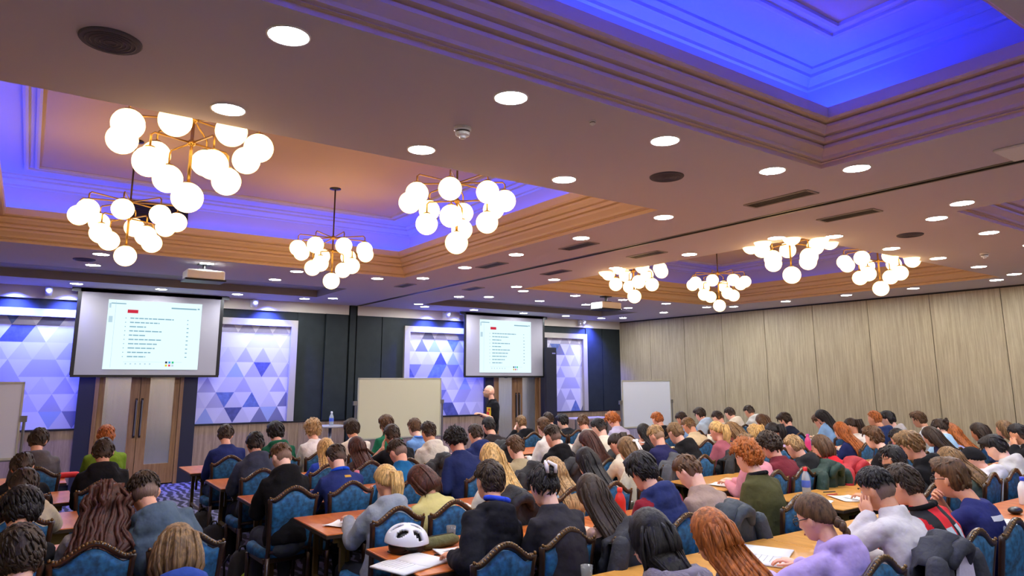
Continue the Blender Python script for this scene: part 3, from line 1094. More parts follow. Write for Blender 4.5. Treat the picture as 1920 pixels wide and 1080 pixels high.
def flush():
    dg = bpy.context.evaluated_depsgraph_get()
    res = []
    for o in TEMP:
        res.append(bpy.data.meshes.new_from_object(o.evaluated_get(dg)))
    for o in TEMP:
        old = o.data
        bpy.data.objects.remove(o)
        bpy.data.meshes.remove(old)
    TEMP.clear()
    return res

def shoe_mesh():
    b = MB()
    rings = []
    for y, w, h in ((-.09, .022, .05), (-.075, .036, .075), (-.02, .04, .085), (.05, .043, .06), (.12, .046, .045), (.165, .038, .035), (.185, .015, .022)):
        rings.append(np.array([(w * math.cos(2 * math.pi * j / 12), y, h / 2 + h / 2 * math.sin(2 * math.pi * j / 12)) for j in range(12)]))
    b.loft(rings)
    return b
SHOE = [None]

def join_into(me, b):
    """append loose shapes (fingers) to a finished body mesh"""
    v = np.empty(len(me.vertices) * 3); me.vertices.foreach_get('co', v)
    v = v.reshape(-1, 3)
    fs = [tuple(p.vertices) for p in me.polygons]
    o = len(v)
    nb = bpy.data.meshes.new(me.name)
    nb.from_pydata(np.vstack([v, np.array(b.v)]).tolist() if b.v else v.tolist(), [], fs + [tuple(i + o for i in f) for f in b.f])
    nb.polygons.foreach_set('use_smooth', [True] * len(nb.polygons))
    nb.update()
    bpy.data.meshes.remove(me)
    return nb

def hair_mesh(style, rnd, near, Rh, C, nape, back, fall, length):
    b = MB()
    d, fs = (DH, FH) if near else (DL2, FL2)
    p = head_points(d)
    n = d / np.linalg.norm(d, axis=1)[:, None]
    h = np.array([0, -.62, .785])
    dot = d @ h
    noise = np.array([rnd.random() for _ in range(len(d))])
    k = {'short': (.013, .022), 'fade': (.004, .026), 'thick': (.018, .04), 'curly': (.030, .046), 'bald': (.001, .001)}.get(style, (.016, .020))
    top = sstep(.15, .7, d[:, 2])
    t = k[0] + (k[1] - k[0]) * top
    rag = .05 * np.sin(d[:, 0] * 31 + noise[0] * 5) * np.sin(d[:, 2] * 27 + d[:, 1] * 17)
    cov = np.maximum(sstep(.02, .14, dot + rag), sstep(.12, .3, -d[:, 1]) * sstep(-.70, -.55, d[:, 2] + rag))
    longs = style in ('long', 'curlylong', 'bob', 'half', 'ponytail', 'bun', 'braid')
    if longs:
        face = d @ nrm(np.array([0, 1, -.42]))
        cov = sstep(.50, .38, face) * sstep(-.8, -.6, d[:, 2]) if style in ('long', 'curlylong', 'bob', 'half') else sstep(-.02, .12, d @ nrm(np.array([0, -.5, .86])))
    if style == 'thick':
        t = t + .022 * sstep(.1, .6, d[:, 1]) * top
    amp = {'curly': .020, 'thick': .010, 'curlylong': .016, 'short': .005, 'fade': .004}.get(style, .004)
    wave = np.sin(d[:, 0] * 21 + noise[0] * 9) * np.sin(d[:, 1] * 19 + noise[1] * 9) * np.sin(d[:, 2] * 23 + noise[2] * 9)
    t = t + amp * (wave * .8 + (noise - .5) * (1.2 if style == 'curly' else .6))
    out = p + n * (t * cov - .014 * (1 - cov))[:, None]
    b.add((Rh @ out.T).T + C, fs)
    fade = np.zeros(len(out))
    if style == 'fade':
        fade = sstep(.30, -.10, d[:, 2]) * .85
    elif style == 'short':
        fade = sstep(-.05, -.42, d[:, 2]) * .5
    fl = list(fade)
    if style in ('short', 'fade', 'thick', 'curly', 'bun'):
        crown = nrm(np.array([0, -.45, .9]))
        cnt = (300 if near else 80)
        for i in range(cnt):
            z = rnd.uniform(-.5 if style not in ('fade',) else .25, 1); a = rnd.uniform(0, 2 * math.pi); r = math.sqrt(1 - z * z)
            dd = np.array([r * math.cos(a), r * math.sin(a), z])
            c0 = max(sstep(.02, .14, dd @ h), sstep(.12, .3, -dd[1]) * sstep(-.6, -.45, dd[2]))
            if c0 < .9:
                continue
            fl_ = dd - crown * (dd @ crown)
            fl_ = nrm(fl_ + np.array([rnd.uniform(-.3, .3), rnd.uniform(-.3, .3), rnd.uniform(-.3, .3)]) + (np.array([.5, 0, -.3]) if style in ('thick', 'short') else 0))
            fl_ = nrm(fl_ - dd * (fl_ @ dd))
            tk = (k[0] + (k[1] - k[0]) * float(sstep(.15, .7, dd[2]))) * .75
            ln = {'fade': .028, 'short': .034, 'thick': .055, 'curly': .045}.get(style, .05)
            q0 = head_points(dd[None])[0] + dd * (tk * .6)
            q = []
            for st in range(4):
                v = nrm(dd + fl_ * (st / 3) * ln / .1)
                q.append(C + Rh @ (head_points(v[None])[0] + v * (tk + (.005 if st in (1, 2) else .002) + (.012 * math.sin(st * 2 + i) if style == 'curly' else 0))))
            rr = (.0075 if style in ('thick', 'curly') else .0052) * (1 if near else 1.3)
            b.tube(q, [rr, rr * 1.15, rr * .9, rr * .3], 5)
        fl += [float(sstep(.30, -.10, 0.5)) * 0] * (len(b.v) - len(fl))
    def H(x, y, z):
        return C + Rh @ np.array([x, y, z])
    def drape(pts, ws, ds, waves=.05, n=30):
        rings = []
        X = Rh @ np.array([1, 0, 0])
        X = nrm(np.array([X[0], X[1], 0]))
        ph = rnd.random() * 6
        for i, q in enumerate(pts):
            tv = nrm(pts[min(i + 1, len(pts) - 1)] - pts[max(i - 1, 0)])
            Y = nrm(np.cross(X, tv))
            ring = []
            for j in range(n):
                a = 2 * math.pi * j / n
                m = 1 + waves * math.sin(7 * a + ph + i * .35) + waves * .6 * math.sin(13 * a + ph * 2 - i * .5)
                ring.append(q + X * math.cos(a) * ws[i] * m + Y * math.sin(a) * ds[i] * m)
            rings.append(np.array(ring))
        b.loft(rings)
        for i in range(46 if near else 16):
            j = rnd.randrange(n); dj = rnd.uniform(-.8, .8)
            s0 = rnd.randrange(0, max(1, len(rings) // 3)); s1 = len(rings) - rnd.randrange(0, max(1, len(rings) // 3))
            q = []
            for m_ in range(s0, s1):
                jj = (j + dj * m_ * .35) % n
                lo = int(jj); f_ = jj - lo
                pt = rings[m_][lo % n] * (1 - f_) + rings[m_][(lo + 1) % n] * f_
                off = nrm(pt - pts[m_])
                am = .018 if style in ('curlylong',) else .003
                q.append(pt + off * (.002 + am * (math.sin(m_ * 1.9 + i) * .5 + .3)))
            if len(q) > 2:
                q.append(q[-1] + np.array([rnd.uniform(-.012, .012), 0, -.035]))
                rr = rnd.uniform(.006, .011) * (1.5 if style == 'curlylong' else 1)
                b.tube(q, [rr * .4] + [rr] * (len(q) - 3) + [rr * .8, rr * .2], 5)
    if style in ('long', 'curlylong', 'half'):
        wv = .13 if style == 'curlylong' else .05
        pts = [H(0, -.015, .075), H(0, -.034, .03), H(0, -.045, -.03), H(0, -.055, -.085)]
        ws = [.05, .086, .096, .100]
        ds = [.055, .078, .078, .066]
        if length == 0:
            pts.append(nape + back * .03); ws.append(.075); ds.append(.045)
        else:
            for s, w, dd, bk in ((.92, .105, .045, .075), (.78, .112, .034, .125), (.62, .105, .030, .135), (.46, .085, .026, .13), (.32, .05, .018, .125)):
                if s < (.30 if length == 1 else .6):
                    break
                pts.append(fall(s) + back * bk); ws.append(w * (1.2 if length == 1 else 1.05)); ds.append(dd)
            ws[-1] *= .6; ds[-1] *= .6
        pts2, w2, d2 = [], [], []
        for i in range(len(pts) - 1):
            for q in (0, .5):
                pts2.append(pts[i] * (1 - q) + pts[i + 1] * q); w2.append(ws[i] * (1 - q) + ws[i + 1] * q); d2.append(ds[i] * (1 - q) + ds[i + 1] * q)
        pts2.append(pts[-1]); w2.append(ws[-1]); d2.append(ds[-1])
        if style == 'curlylong':
            w2 = [w * (1.18 + .14 * math.sin(i * 2.1)) for i, w in enumerate(w2)]
            d2 = [w * (1.25 + .15 * math.sin(i * 1.7)) for i, w in enumerate(d2)]
        drape(pts2, w2, d2, wv)
    elif style == 'bob':
        pts = [H(0, -.01, .08), H(0, -.02, .04), H(0, -.022, -.02), H(0, -.02, -.08), H(0, -.012, -.13)]
        drape(pts, [.05, .088, .102, .108, .085], [.06, .085, .088, .08, .06], .05)
    elif style in ('ponytail', 'braid'):
        root = H(0, -.105, .035) if style == 'ponytail' else H(0, -.1, -.04)
        b.ball(root, (.024, .024, .024), 10, 7)
        q = [root, H(0, -.15, .02) if style == 'ponytail' else H(0, -.125, -.075)]
        z0 = q[-1]
        q += [z0 + np.array([0, -.025, -.08]), z0 + np.array([0, -.015 - .03 * (style == 'braid'), -.18]), z0 + np.array([0, -.04 * (style == 'braid'), -.26 - .10 * (style == 'braid')])]
        if style == 'ponytail':
            drape(q, [.022, .046, .048, .036, .010], [.022, .034, .036, .026, .008], .08, 18)
            b.tube([root + np.array([0, .012, 0]), root + np.array([0, -.012, 0])], .03, 12)
        else:
            for i in range(13):
                s = i / 12
                j = min(int(s * 4), 3); f = s * 4 - j
                c = q[j] * (1 - f) + q[j + 1] * f
                b.ball(c + np.array([.010 * (-1) ** i, -.004, 0]), (.025 - .008 * s, .024 - .008 * s, .026), 10, 7)
    elif style == 'bun':
        b.ball(H(.01, -.105, .055), (.042, .038, .04), 14, 9)
        for i in range(5):
            b.ball(H(.03 * math.cos(i * 1.3), -.11 - .02 * (i % 2), .055 + .03 * math.sin(i * 1.3)), .02, 8, 6)
    elif style == 'curly' and near:
        for i in range(70):
            z = rnd.uniform(-.35, 1); a = rnd.uniform(0, 2 * math.pi); r = math.sqrt(1 - z * z)
            dd = np.array([r * math.cos(a), r * math.sin(a), z])
            if dd @ h > .06:
                b.ball(H(*(head_points(dd[None])[0] + dd * .033)), rnd.uniform(.014, .024), 7, 5)
    fl += [0] * (len(b.v) - len(fl))
    return b, fl

class Person:
    pass

def build_person(C, hx, N, style, hc, top, col, o, desc, stand=None):
    C = np.array(C, float)
    rnd = random.Random(hash((round(C[0] * 100), round(C[1] * 100))) & 0xffff)
    P = Person()
    P.o, P.desc, P.top, P.col, P.hc, P.style = o, desc, top, col, hc, style
    dist = math.hypot(C[0], C[1])
    P.N = N
    P.near = near = dist < 5.2
    w = o.get('w', 1.0)
    if stand is None:
        lean = .06 + .0045 * o.get('pt', 20)
        hy = max(C[1] - lean, N - .33)
        H = np.array([hx, hy, min(.56, max(.46, C[2] - .63))])
        P.base = np.array([hx, hy, 0.])
    else:
        H = np.array(stand)
        P.base = np.array([H[0], H[1], 0.])
    off = P.base
    H = H - off; C = C - off
    pitch = math.radians(o.get('pt', 20)); yaw = math.radians(o.get('yaw', rnd.uniform(-6, 6)))
    Rh = rot(pitch, yaw, math.radians(rnd.uniform(-4, 4)))
    P.Rh, P.C = Rh, C
    D = np.linalg.norm(C - H)
    L2 = .150 + .045 * (1 - min(max(o.get('pt', 20) - 6, 0), 18) / 18)
    L1 = min(.51, max(D - .115, .40))
    if D > L1 + L2 - .012:
        L1 = D - L2 + .012
    u = (C - H) / D
    cosA = np.clip((L1 ** 2 + D ** 2 - L2 ** 2) / (2 * L1 * D), -1, 1)
    sinA = math.sqrt(1 - cosA ** 2)
    bk = nrm(np.cross(np.array([1, 0, 0]), u))       # backward and up
    Nb = H + (u * cosA + bk * sinA * (1 if stand is None else .6)) * L1
    t = nrm(Nb - H)
    X = nrm(np.array([1, 0, 0]) - t * t[0])
    back = nrm(np.cross(X, t))
    P.t, P.X, P.back, P.L, P.H, P.Nb = t, X, back, L1, H, Nb
    hump = .045 if stand is None else .015
    def spine(s):
        return H + t * L1 * s + back * hump * math.sin(math.pi * min(max(s, 0), 1)) + (back * -.03 * max(0, .15 - s))
    P.spine = spine
    # ---- hands
    sh = {s: spine(.86) + X * s * (.150 if near else .146) * w - back * .005 for s in (-1, 1)}
    hands, elbows = {}, {}
    for s in (-1, 1):
        T = np.array([s * rnd.uniform(.06, .13), N - P.base[1] + rnd.uniform(.06, .16), .795])
        pole = np.array([s * .38, -.4, -.85])
        if stand is not None:
            T = spine(.42) + X * s * .06 - back * (.23 if s > 0 else .20) + np.array([0, 0, .02])
            pole = np.array([s * .5, 0, -1.]) + back * .8
        ch = o.get('chin')
        if (ch == 'L' and s == -1) or (ch == 'R' and s == 1):
            T = C + Rh @ np.array([s * .112, .055, -.125])
            pole = np.array([s * .55, .5, -1])
        if o.get('fist'):
            T = C + Rh @ np.array([s * .03, .125, -.125])
            pole = np.array([s * .6, .4, -1])
        if o.get('hand') and s == -1:
            T = np.array([-.20, .44, .79]); pole = np.array([-.8, -.2, -.5])
        E, T = ik(sh[s], T, .285, .255, pole)
        hands[s], elbows[s] = T, E
    P.hands, P.elbows, P.sh = hands, elbows, sh
    nk0 = Nb - back * .005
    nk1 = C + Rh @ np.array([0, -.022, -.055])
    # ---- the body: head, neck, torso, arms and palms grown together
    b = MB()
    dd, ff = (DH, FH) if near else (DL2, FL2)
    hp = head_points(dd)
    b.add((Rh @ hp.T).T + C, ff)
    for s in (-1, 1):
        ec = C + Rh @ np.array([s * .078, -.008, -.004])
        b.ball(ec, (.012, .019, .032), 10, 7, R=Rh @ rot(math.radians(-8), math.radians(s * 22)))
    b.tube([nk0 - t * .05, nk0 * .5 + nk1 * .5, nk1], [.060 * w, .052 * w, .052 * w], 14)
    rings = []
    for s, a, d in ((.05, .13, .09), (.3, .115, .08), (.55, .13, .085), (.75, .14, .085), (.88, .125, .068), (.97, .075, .055)):
        c = spine(s)
        rings.append(np.array([c + X * a * w * math.cos(2 * math.pi * j / 18) + back * d * math.sin(2 * math.pi * j / 18) for j in range(18)]))
    b.loft(rings)
    fing = MB()
    P.handframes = {}
    for s in (-1, 1):
        S, E, T = sh[s], elbows[s], hands[s]
        b.tube([S, E * .5 + S * .5, E], [.040 * w, .040 * w, .034 * w], 10, round_ends=True)
        f = nrm(T - E)
        W = T
        b.tube([E, E * .55 + T * .45, T], [.038 * w, .037 * w, .027 * w], 10, round_ends=True)
        if o.get('chin') and ((o['chin'] == 'L') == (s == -1)):
            f = nrm(Rh @ np.array([-s * .35, .12, 1.0])); up = nrm(np.array([s * 1.0, .2, 0])); up = nrm(up - f * (up @ f)); curl = .18
        elif o.get('fist'):
            f = nrm(f + np.array([-s * .3, -.2, .1])); up = nrm(np.array([s * .6, 1, .2])); up = nrm(up - f * (up @ f)); curl = .75
        else:
            f = nrm(np.array([f[0] * .6, f[1], f[2] * .25])) if stand is None else f
            up = nrm(np.array([0, 0, 1]) - f * f[2]); curl = .33
        P.handframes[s] = (W, f, up)
        rt = nrm(np.cross(f, up))
        R = np.array([rt, f, up]).T
        b.ball(W + f * .048, (.042, .055, .017), 12, 8, R=R)
        fingers(fing, W, f, up, -s if up[2] > .5 else s, curl)
    vox = .0062 if (o.get('gl') or o.get('chin') or stand is not None) and dist < 8 or stand is not None else (.0085 if near else .0125)
    P.body = remeshed(b, vox, 2 if near else 1, 'person')
    P.fing = fing
    # ---- top garment
    b = MB()
    k = 1.0 + (.06 if top in ('hood', 'puff') else 0)
    prof = ((-.08, .165, .135), (.05, .178, .14), (.2, .165, .125), (.4, .158, .118), (.58, .17, .122), (.74, .182, .12), (.86, .176, .106), (.93, .135, .088), (.99, .092, .074), (1.04, .072, .066))
    if top == 'vest':
        prof = prof[:6] + ((.80, .13, .10),)
    rings = []
    for s, a, d in prof:
        c = spine(s)
        if top == 'puff':
            a += .012 * math.sin(s * 40); d += .012 * math.sin(s * 40)
        rings.append(np.array([c + X * a * w * k * math.cos(2 * math.pi * j / 22) + back * d * k * (1.12 if w < 1 and math.sin(2 * math.pi * j / 22) < 0 else 1) * math.sin(2 * math.pi * j / 22) for j in range(22)]))
    b.loft(rings)
    for s in (-1, 1):
        S, E, T = sh[s], elbows[s], hands[s]
        r = .010 + (.014 if top in ('hood', 'puff') else 0)
        if top == 'vest':
            b.tube([spine(.78) + X * s * .09 - back * -.08, spine(.95) + X * s * .085 + back * .03, spine(.8) + X * s * .09 - back * .09], .012, 8)
            continue
        b.tube([spine(.84) + X * s * .09 * w, S, S * .5 + E * .5, E], [.075 * w, .064 * w, .052 * w + r, .042 * w + r], 12, round_ends=True)
        if top not in ('tee',):
            m1 = E * .4 + T * .6
            wr = E * .06 + T * .94
            b.tube([E, E * .6 + T * .4, m1, wr], [.043 * w + r, .046 * w + r, .042 * w + r * .8, .034 + r * .6], 12, round_ends=True)
    if top == 'tee':
        pass
    if top == 'hood':
        pts = []
        for i in range(13):
            a = math.radians(-140 + 280 * i / 12)
            pts.append(Nb + X * math.sin(a) * .092 * w + back * (math.cos(a) * .082 + .012) + t * (-.012 + .022 * math.cos(a)))
        b.tube(pts, [.024, .030, .036, .041, .045, .048, .050, .048, .045, .041, .036, .030, .024], 10, round_ends=True)
        R = np.array([X, nrm(back), t]).T
        b.ball(Nb + back * .098 - t * .075, (.125 * w, .06, .115), 14, 9, R=R)
        b.ball(Nb + back * .108 - t * .165, (.06 * w, .05, .07), 12, 8, R=R)
    elif top == 'zip':
        b.tube([Nb - t * .05, Nb + (nk1 - nk0) * .38], [.082, .07], 16)
    elif top in ('sweat', 'puff', 'jersey'):
        pts = [Nb + X * math.sin(a) * .068 * w + back * math.cos(a) * .066 - t * (.012 - .008 * math.cos(a)) for a in [2 * math.pi * i / 16 for i in range(17)]]
        b.tube(pts, .014 if top != 'puff' else .026, 8)
    if style == 'beanie':
        pass
    P.gar = remeshed(b, .0105 if near else .016, 3, 'garment')
    # ---- trousers
    b = MB()
    if stand is None:
        b.ball(H + np.array([0, .02, -.03]), (.175 * w, .15, .12), 16, 10)
        for s in (-1, 1):
            kn = H + np.array([s * .12, .42, -.02]); an = np.array([s * .12, .40, .09])
            b.tube([H + np.array([s * .085, .0, -.02]), H + np.array([s * .10, .22, -.01]), kn], [.095 * w, .086, .066], 12, round_ends=True)
            b.tube([kn, (kn + an) / 2, an], [.066, .062, .052], 12, round_ends=True)
    else:
        b.ball(H, (.165, .12, .12), 16, 10)
        for s in (-1, 1):
            b.tube([H + np.array([s * .085, 0, -.02]), H + np.array([s * .10, .02, -.42]), np.array([s * .11, 0, .07])], [.095, .072, .056], 12, round_ends=True)
    P.tro = remeshed(b, .017 if near else .022, 3, 'trousers')
    # ---- hair
    if style == 'beanie':
        hb = MB()
        d2, f2 = DH, FH
        p = head_points(d2)
        cov = sstep(.0, .08, d2 @ nrm(np.array([0, -.42, .9])))
        out = p + d2 * (.018 * cov - .014 * (1 - cov))[:, None]
        hb.add((Rh @ out.T).T + C, f2)
        P.hair = (hb, [0] * len(hb.v))
    elif style == 'none':
        P.hair = None
    else:
        P.hair = hair_mesh(style, rnd, near or style == 'curly' and dist < 8, Rh, C, Nb, back, spine, o.get('len', .5 if C[2] > 0 else 0))
    i = rnd.randrange(5)
    P.skin = mat('skin_%d' % i, SKINS[i], .5, bump=(60, .08))
    P.rnd = rnd
    return P

TOPNAME = {'hood': 'hoodie', 'sweat': 'sweater', 'tee': 'tshirt', 'puff': 'jacket', 'zip': 'fleece_top', 'vest': 'vest_top', 'jersey': 'football_shirt'}
JEANS = ['20242e', '17181c', '2f3b52', '3c4048', '18202c']

def decal(P, me, quads, m, name, parent, lift=.003):
    """printed patch: strips of (u, s) points laid on the back of the garment"""
    n = len(me.vertices)
    co = np.empty(n * 3); me.vertices.foreach_get('co', co)
    bv = BVHTree.FromPolygons(co.reshape(-1, 3).tolist(), [tuple(p.vertices) for p in me.polygons])
    b = MB()
    sgn = P.side if hasattr(P, 'side') else 1
    def hit(u, s):
        q = P.H + P.t * P.L * s + P.X * u
        r = bv.ray_cast(Vector(q + P.back * .6 * sgn), Vector(-P.back * sgn))
        if r[0] is None:
            return None
        return np.array(r[0]) + np.array(r[1]) * lift
    for strip in quads:
        pts = [[hit(*p) for p in row] for row in strip]
        if any(p is None for row in pts for p in row):
            continue
        w = len(pts[0])
        vs = [p for row in pts for p in row]
        fs = [(i * w + j, i * w + j + 1, (i + 1) * w + j + 1, (i + 1) * w + j) for i in range(len(pts) - 1) for j in range(w - 1)]
        b.add(vs, fs)
    if b.v:
        return b.build(name, m, parent, True)

def rect(u0, s0, u1, s1, n=6):
    return [[(u0 + (u1 - u0) * j / n, s0 + (s1 - s0) * i / n) for j in range(n + 1)] for i in range(n + 1)]

def ribbon(path, w):
    rows = []
    for i, p in enumerate(path):
        a = path[max(i - 1, 0)]; c = path[min(i + 1, len(path) - 1)]
        dx, dy = c[0] - a[0], c[1] - a[1]
        l = math.hypot(dx, dy) or 1
        nx, ny = -dy / l * w / 2, dx / l * w / 2
        rows.append([(p[0] - nx, p[1] - ny * 2), (p[0] + nx, p[1] + ny * 2)])
    return rows

def finish_person(P, meshes, label, cat='person', group=None):
    o = P.o
    me = join_into(meshes[P.body], P.fing)
    me.name = 'person'
    me.materials.append(P.skin)
    root = bpy.data.objects.new('person', me)
    COL.objects.link(root)
    root.location = P.base
    tag(root, label, cat, group)
    P.root = root
    # garment
    g = meshes[P.gar]
    g.name = TOPNAME[P.top]
    gm = jersey_mat() if P.top == 'jersey' else cloth(P.col)
    g.materials.append(gm)
    if o.get('sleeve') or P.top == 'jersey':
        g.materials.append(cloth(o.get('sleeve', 'c9202a')))
        cen = np.empty(len(g.polygons) * 3); g.polygons.foreach_get('center', cen); cen = cen.reshape(-1, 3)
        mi = np.zeros(len(cen), int)
        for s in (-1, 1):
            for a, c in ((P.sh[s], P.elbows[s]), (P.elbows[s], P.hands[s])):
                ab = c - a
                tt = np.clip(((cen - a) @ ab) / (ab @ ab), 0, 1)
                dd = np.linalg.norm(cen - (a + tt[:, None] * ab), axis=1)
                out = s * ((cen - P.spine(.8)) @ P.X) > .13
                mi[(dd < .085) & out] = 1
        g.polygons.foreach_set('material_index', mi)
    go = bpy.data.objects.new(TOPNAME[P.top], g); COL.objects.link(go); go.parent = root
    P.gobj = go
    tr = meshes[P.tro]; tr.name = 'trousers'
    tr.materials.append(cloth(JEANS[P.rnd.randrange(5)] if not hasattr(P, 'jeans') else P.jeans))
    to = bpy.data.objects.new('trousers', tr); COL.objects.link(to); to.parent = root
    if P.hair:
        hb, fl = P.hair
        if P.style == 'beanie':
            hb.build('beanie', cloth('17171b'), root, True)
        else:
            ho = hb.build('hair', hair_mat(P.hc), root, True)
            at = ho.data.attributes.new('fade', 'FLOAT', 'POINT')
            at.data.foreach_set('value', fl)
    if SHOE[0] is None:
        SHOE[0] = shoe_mesh().mesh('shoe')
        SHOE[0].materials.append(mat('shoe_dark', '1e1e22', .6))
        SHOE[0].polygons.foreach_set('use_smooth', [True] * len(SHOE[0].polygons))
    for s in (-1, 1):
        so = bpy.data.objects.new('shoe', SHOE[0]); COL.objects.link(so); so.parent = root
        so.location = (s * .12, .43, 0) if not hasattr(P, 'stand') else (s * .11, .02, 0)
    if o.get('collar'):
        b = MB()
        pts = [P.Nb + P.X * math.sin(a) * .07 + P.back * (math.cos(a) * .07 + .004) + P.t * ((.058 if P.top == 'hood' else .012) + .012 * math.cos(a)) for a in [2 * math.pi * i / 20 for i in range(21)]]
        b.tube(pts, .017, 8)
        b.build('collar', cloth(o['collar']), root, True)
    def F(x, y, z):
        return P.C + P.Rh @ np.array([x, y, z])
    if P.near or o.get('gl') or hasattr(P, 'stand'):
        for s in (-1, 1):
            e = MB(); e.ball(F(s * .031, .079, .012), (.0135, .009, .0085), 10, 7, R=P.Rh)
            eo = e.build('eye', mat('eye_white', 'e6e0da', .25), root, True)
            e = MB(); e.ball(F(s * .031, .0855, .012), (.006, .004, .006), 8, 6, R=P.Rh); e.build('iris', mat('iris_dark', '2a1c14', .2), eo, True)
            if P.style not in ('none',):
                e = MB(); e.tube([F(s * .014, .096, .034), F(s * .032, .097, .039), F(s * .052, .085, .033)], [.003, .0042, .002], 6); e.build('eyebrow', hair_mat(P.hc), root, True)
        e = MB(); e.tube([F(-.022, .098, -.065), F(0, .107, -.063), F(.022, .098, -.065)], [.002, .0055, .002], 6); e.build('lips', mat('lips', 'b0625c', .45), root, True)
    if o.get('gl'):
        b = MB()
        for s in (-1, 1):
            c = [(s * .034 + .024 * math.cos(a), .108, .008 + .019 * math.sin(a)) for a in [2 * math.pi * i / 16 for i in range(17)]]
            b.tube([F(*q) for q in c], .0026, 6)
            b.tube([F(s * .058, .106, .014), F(s * .078, .06, .014), F(s * .082, -.01, .012)], .0025, 6)
        b.tube([F(-.010, .11, .012), F(.010, .11, .012)], .0025, 6)
        b.build('glasses', M_black, root, True)
    if o.get('beard'):
        d = DH; p = head_points(d)
        cov = sstep(-.12, -.3, d[:, 2]) * sstep(-.15, .1, d[:, 1])
        out = p + d * (.005 * cov - .012 * (1 - cov))[:, None]
        b = MB(); b.add((P.Rh @ out.T).T + P.C, FH)
        bo = b.build('beard', hair_mat(P.hc) if P.style != 'none' else mat('stubble', 'b08c7a', .7), root, True)
        at = bo.data.attributes.new('fade', 'FLOAT', 'POINT'); at.data.foreach_set('value', [.0 if P.style != 'none' else .7] * len(b.v))
    return root
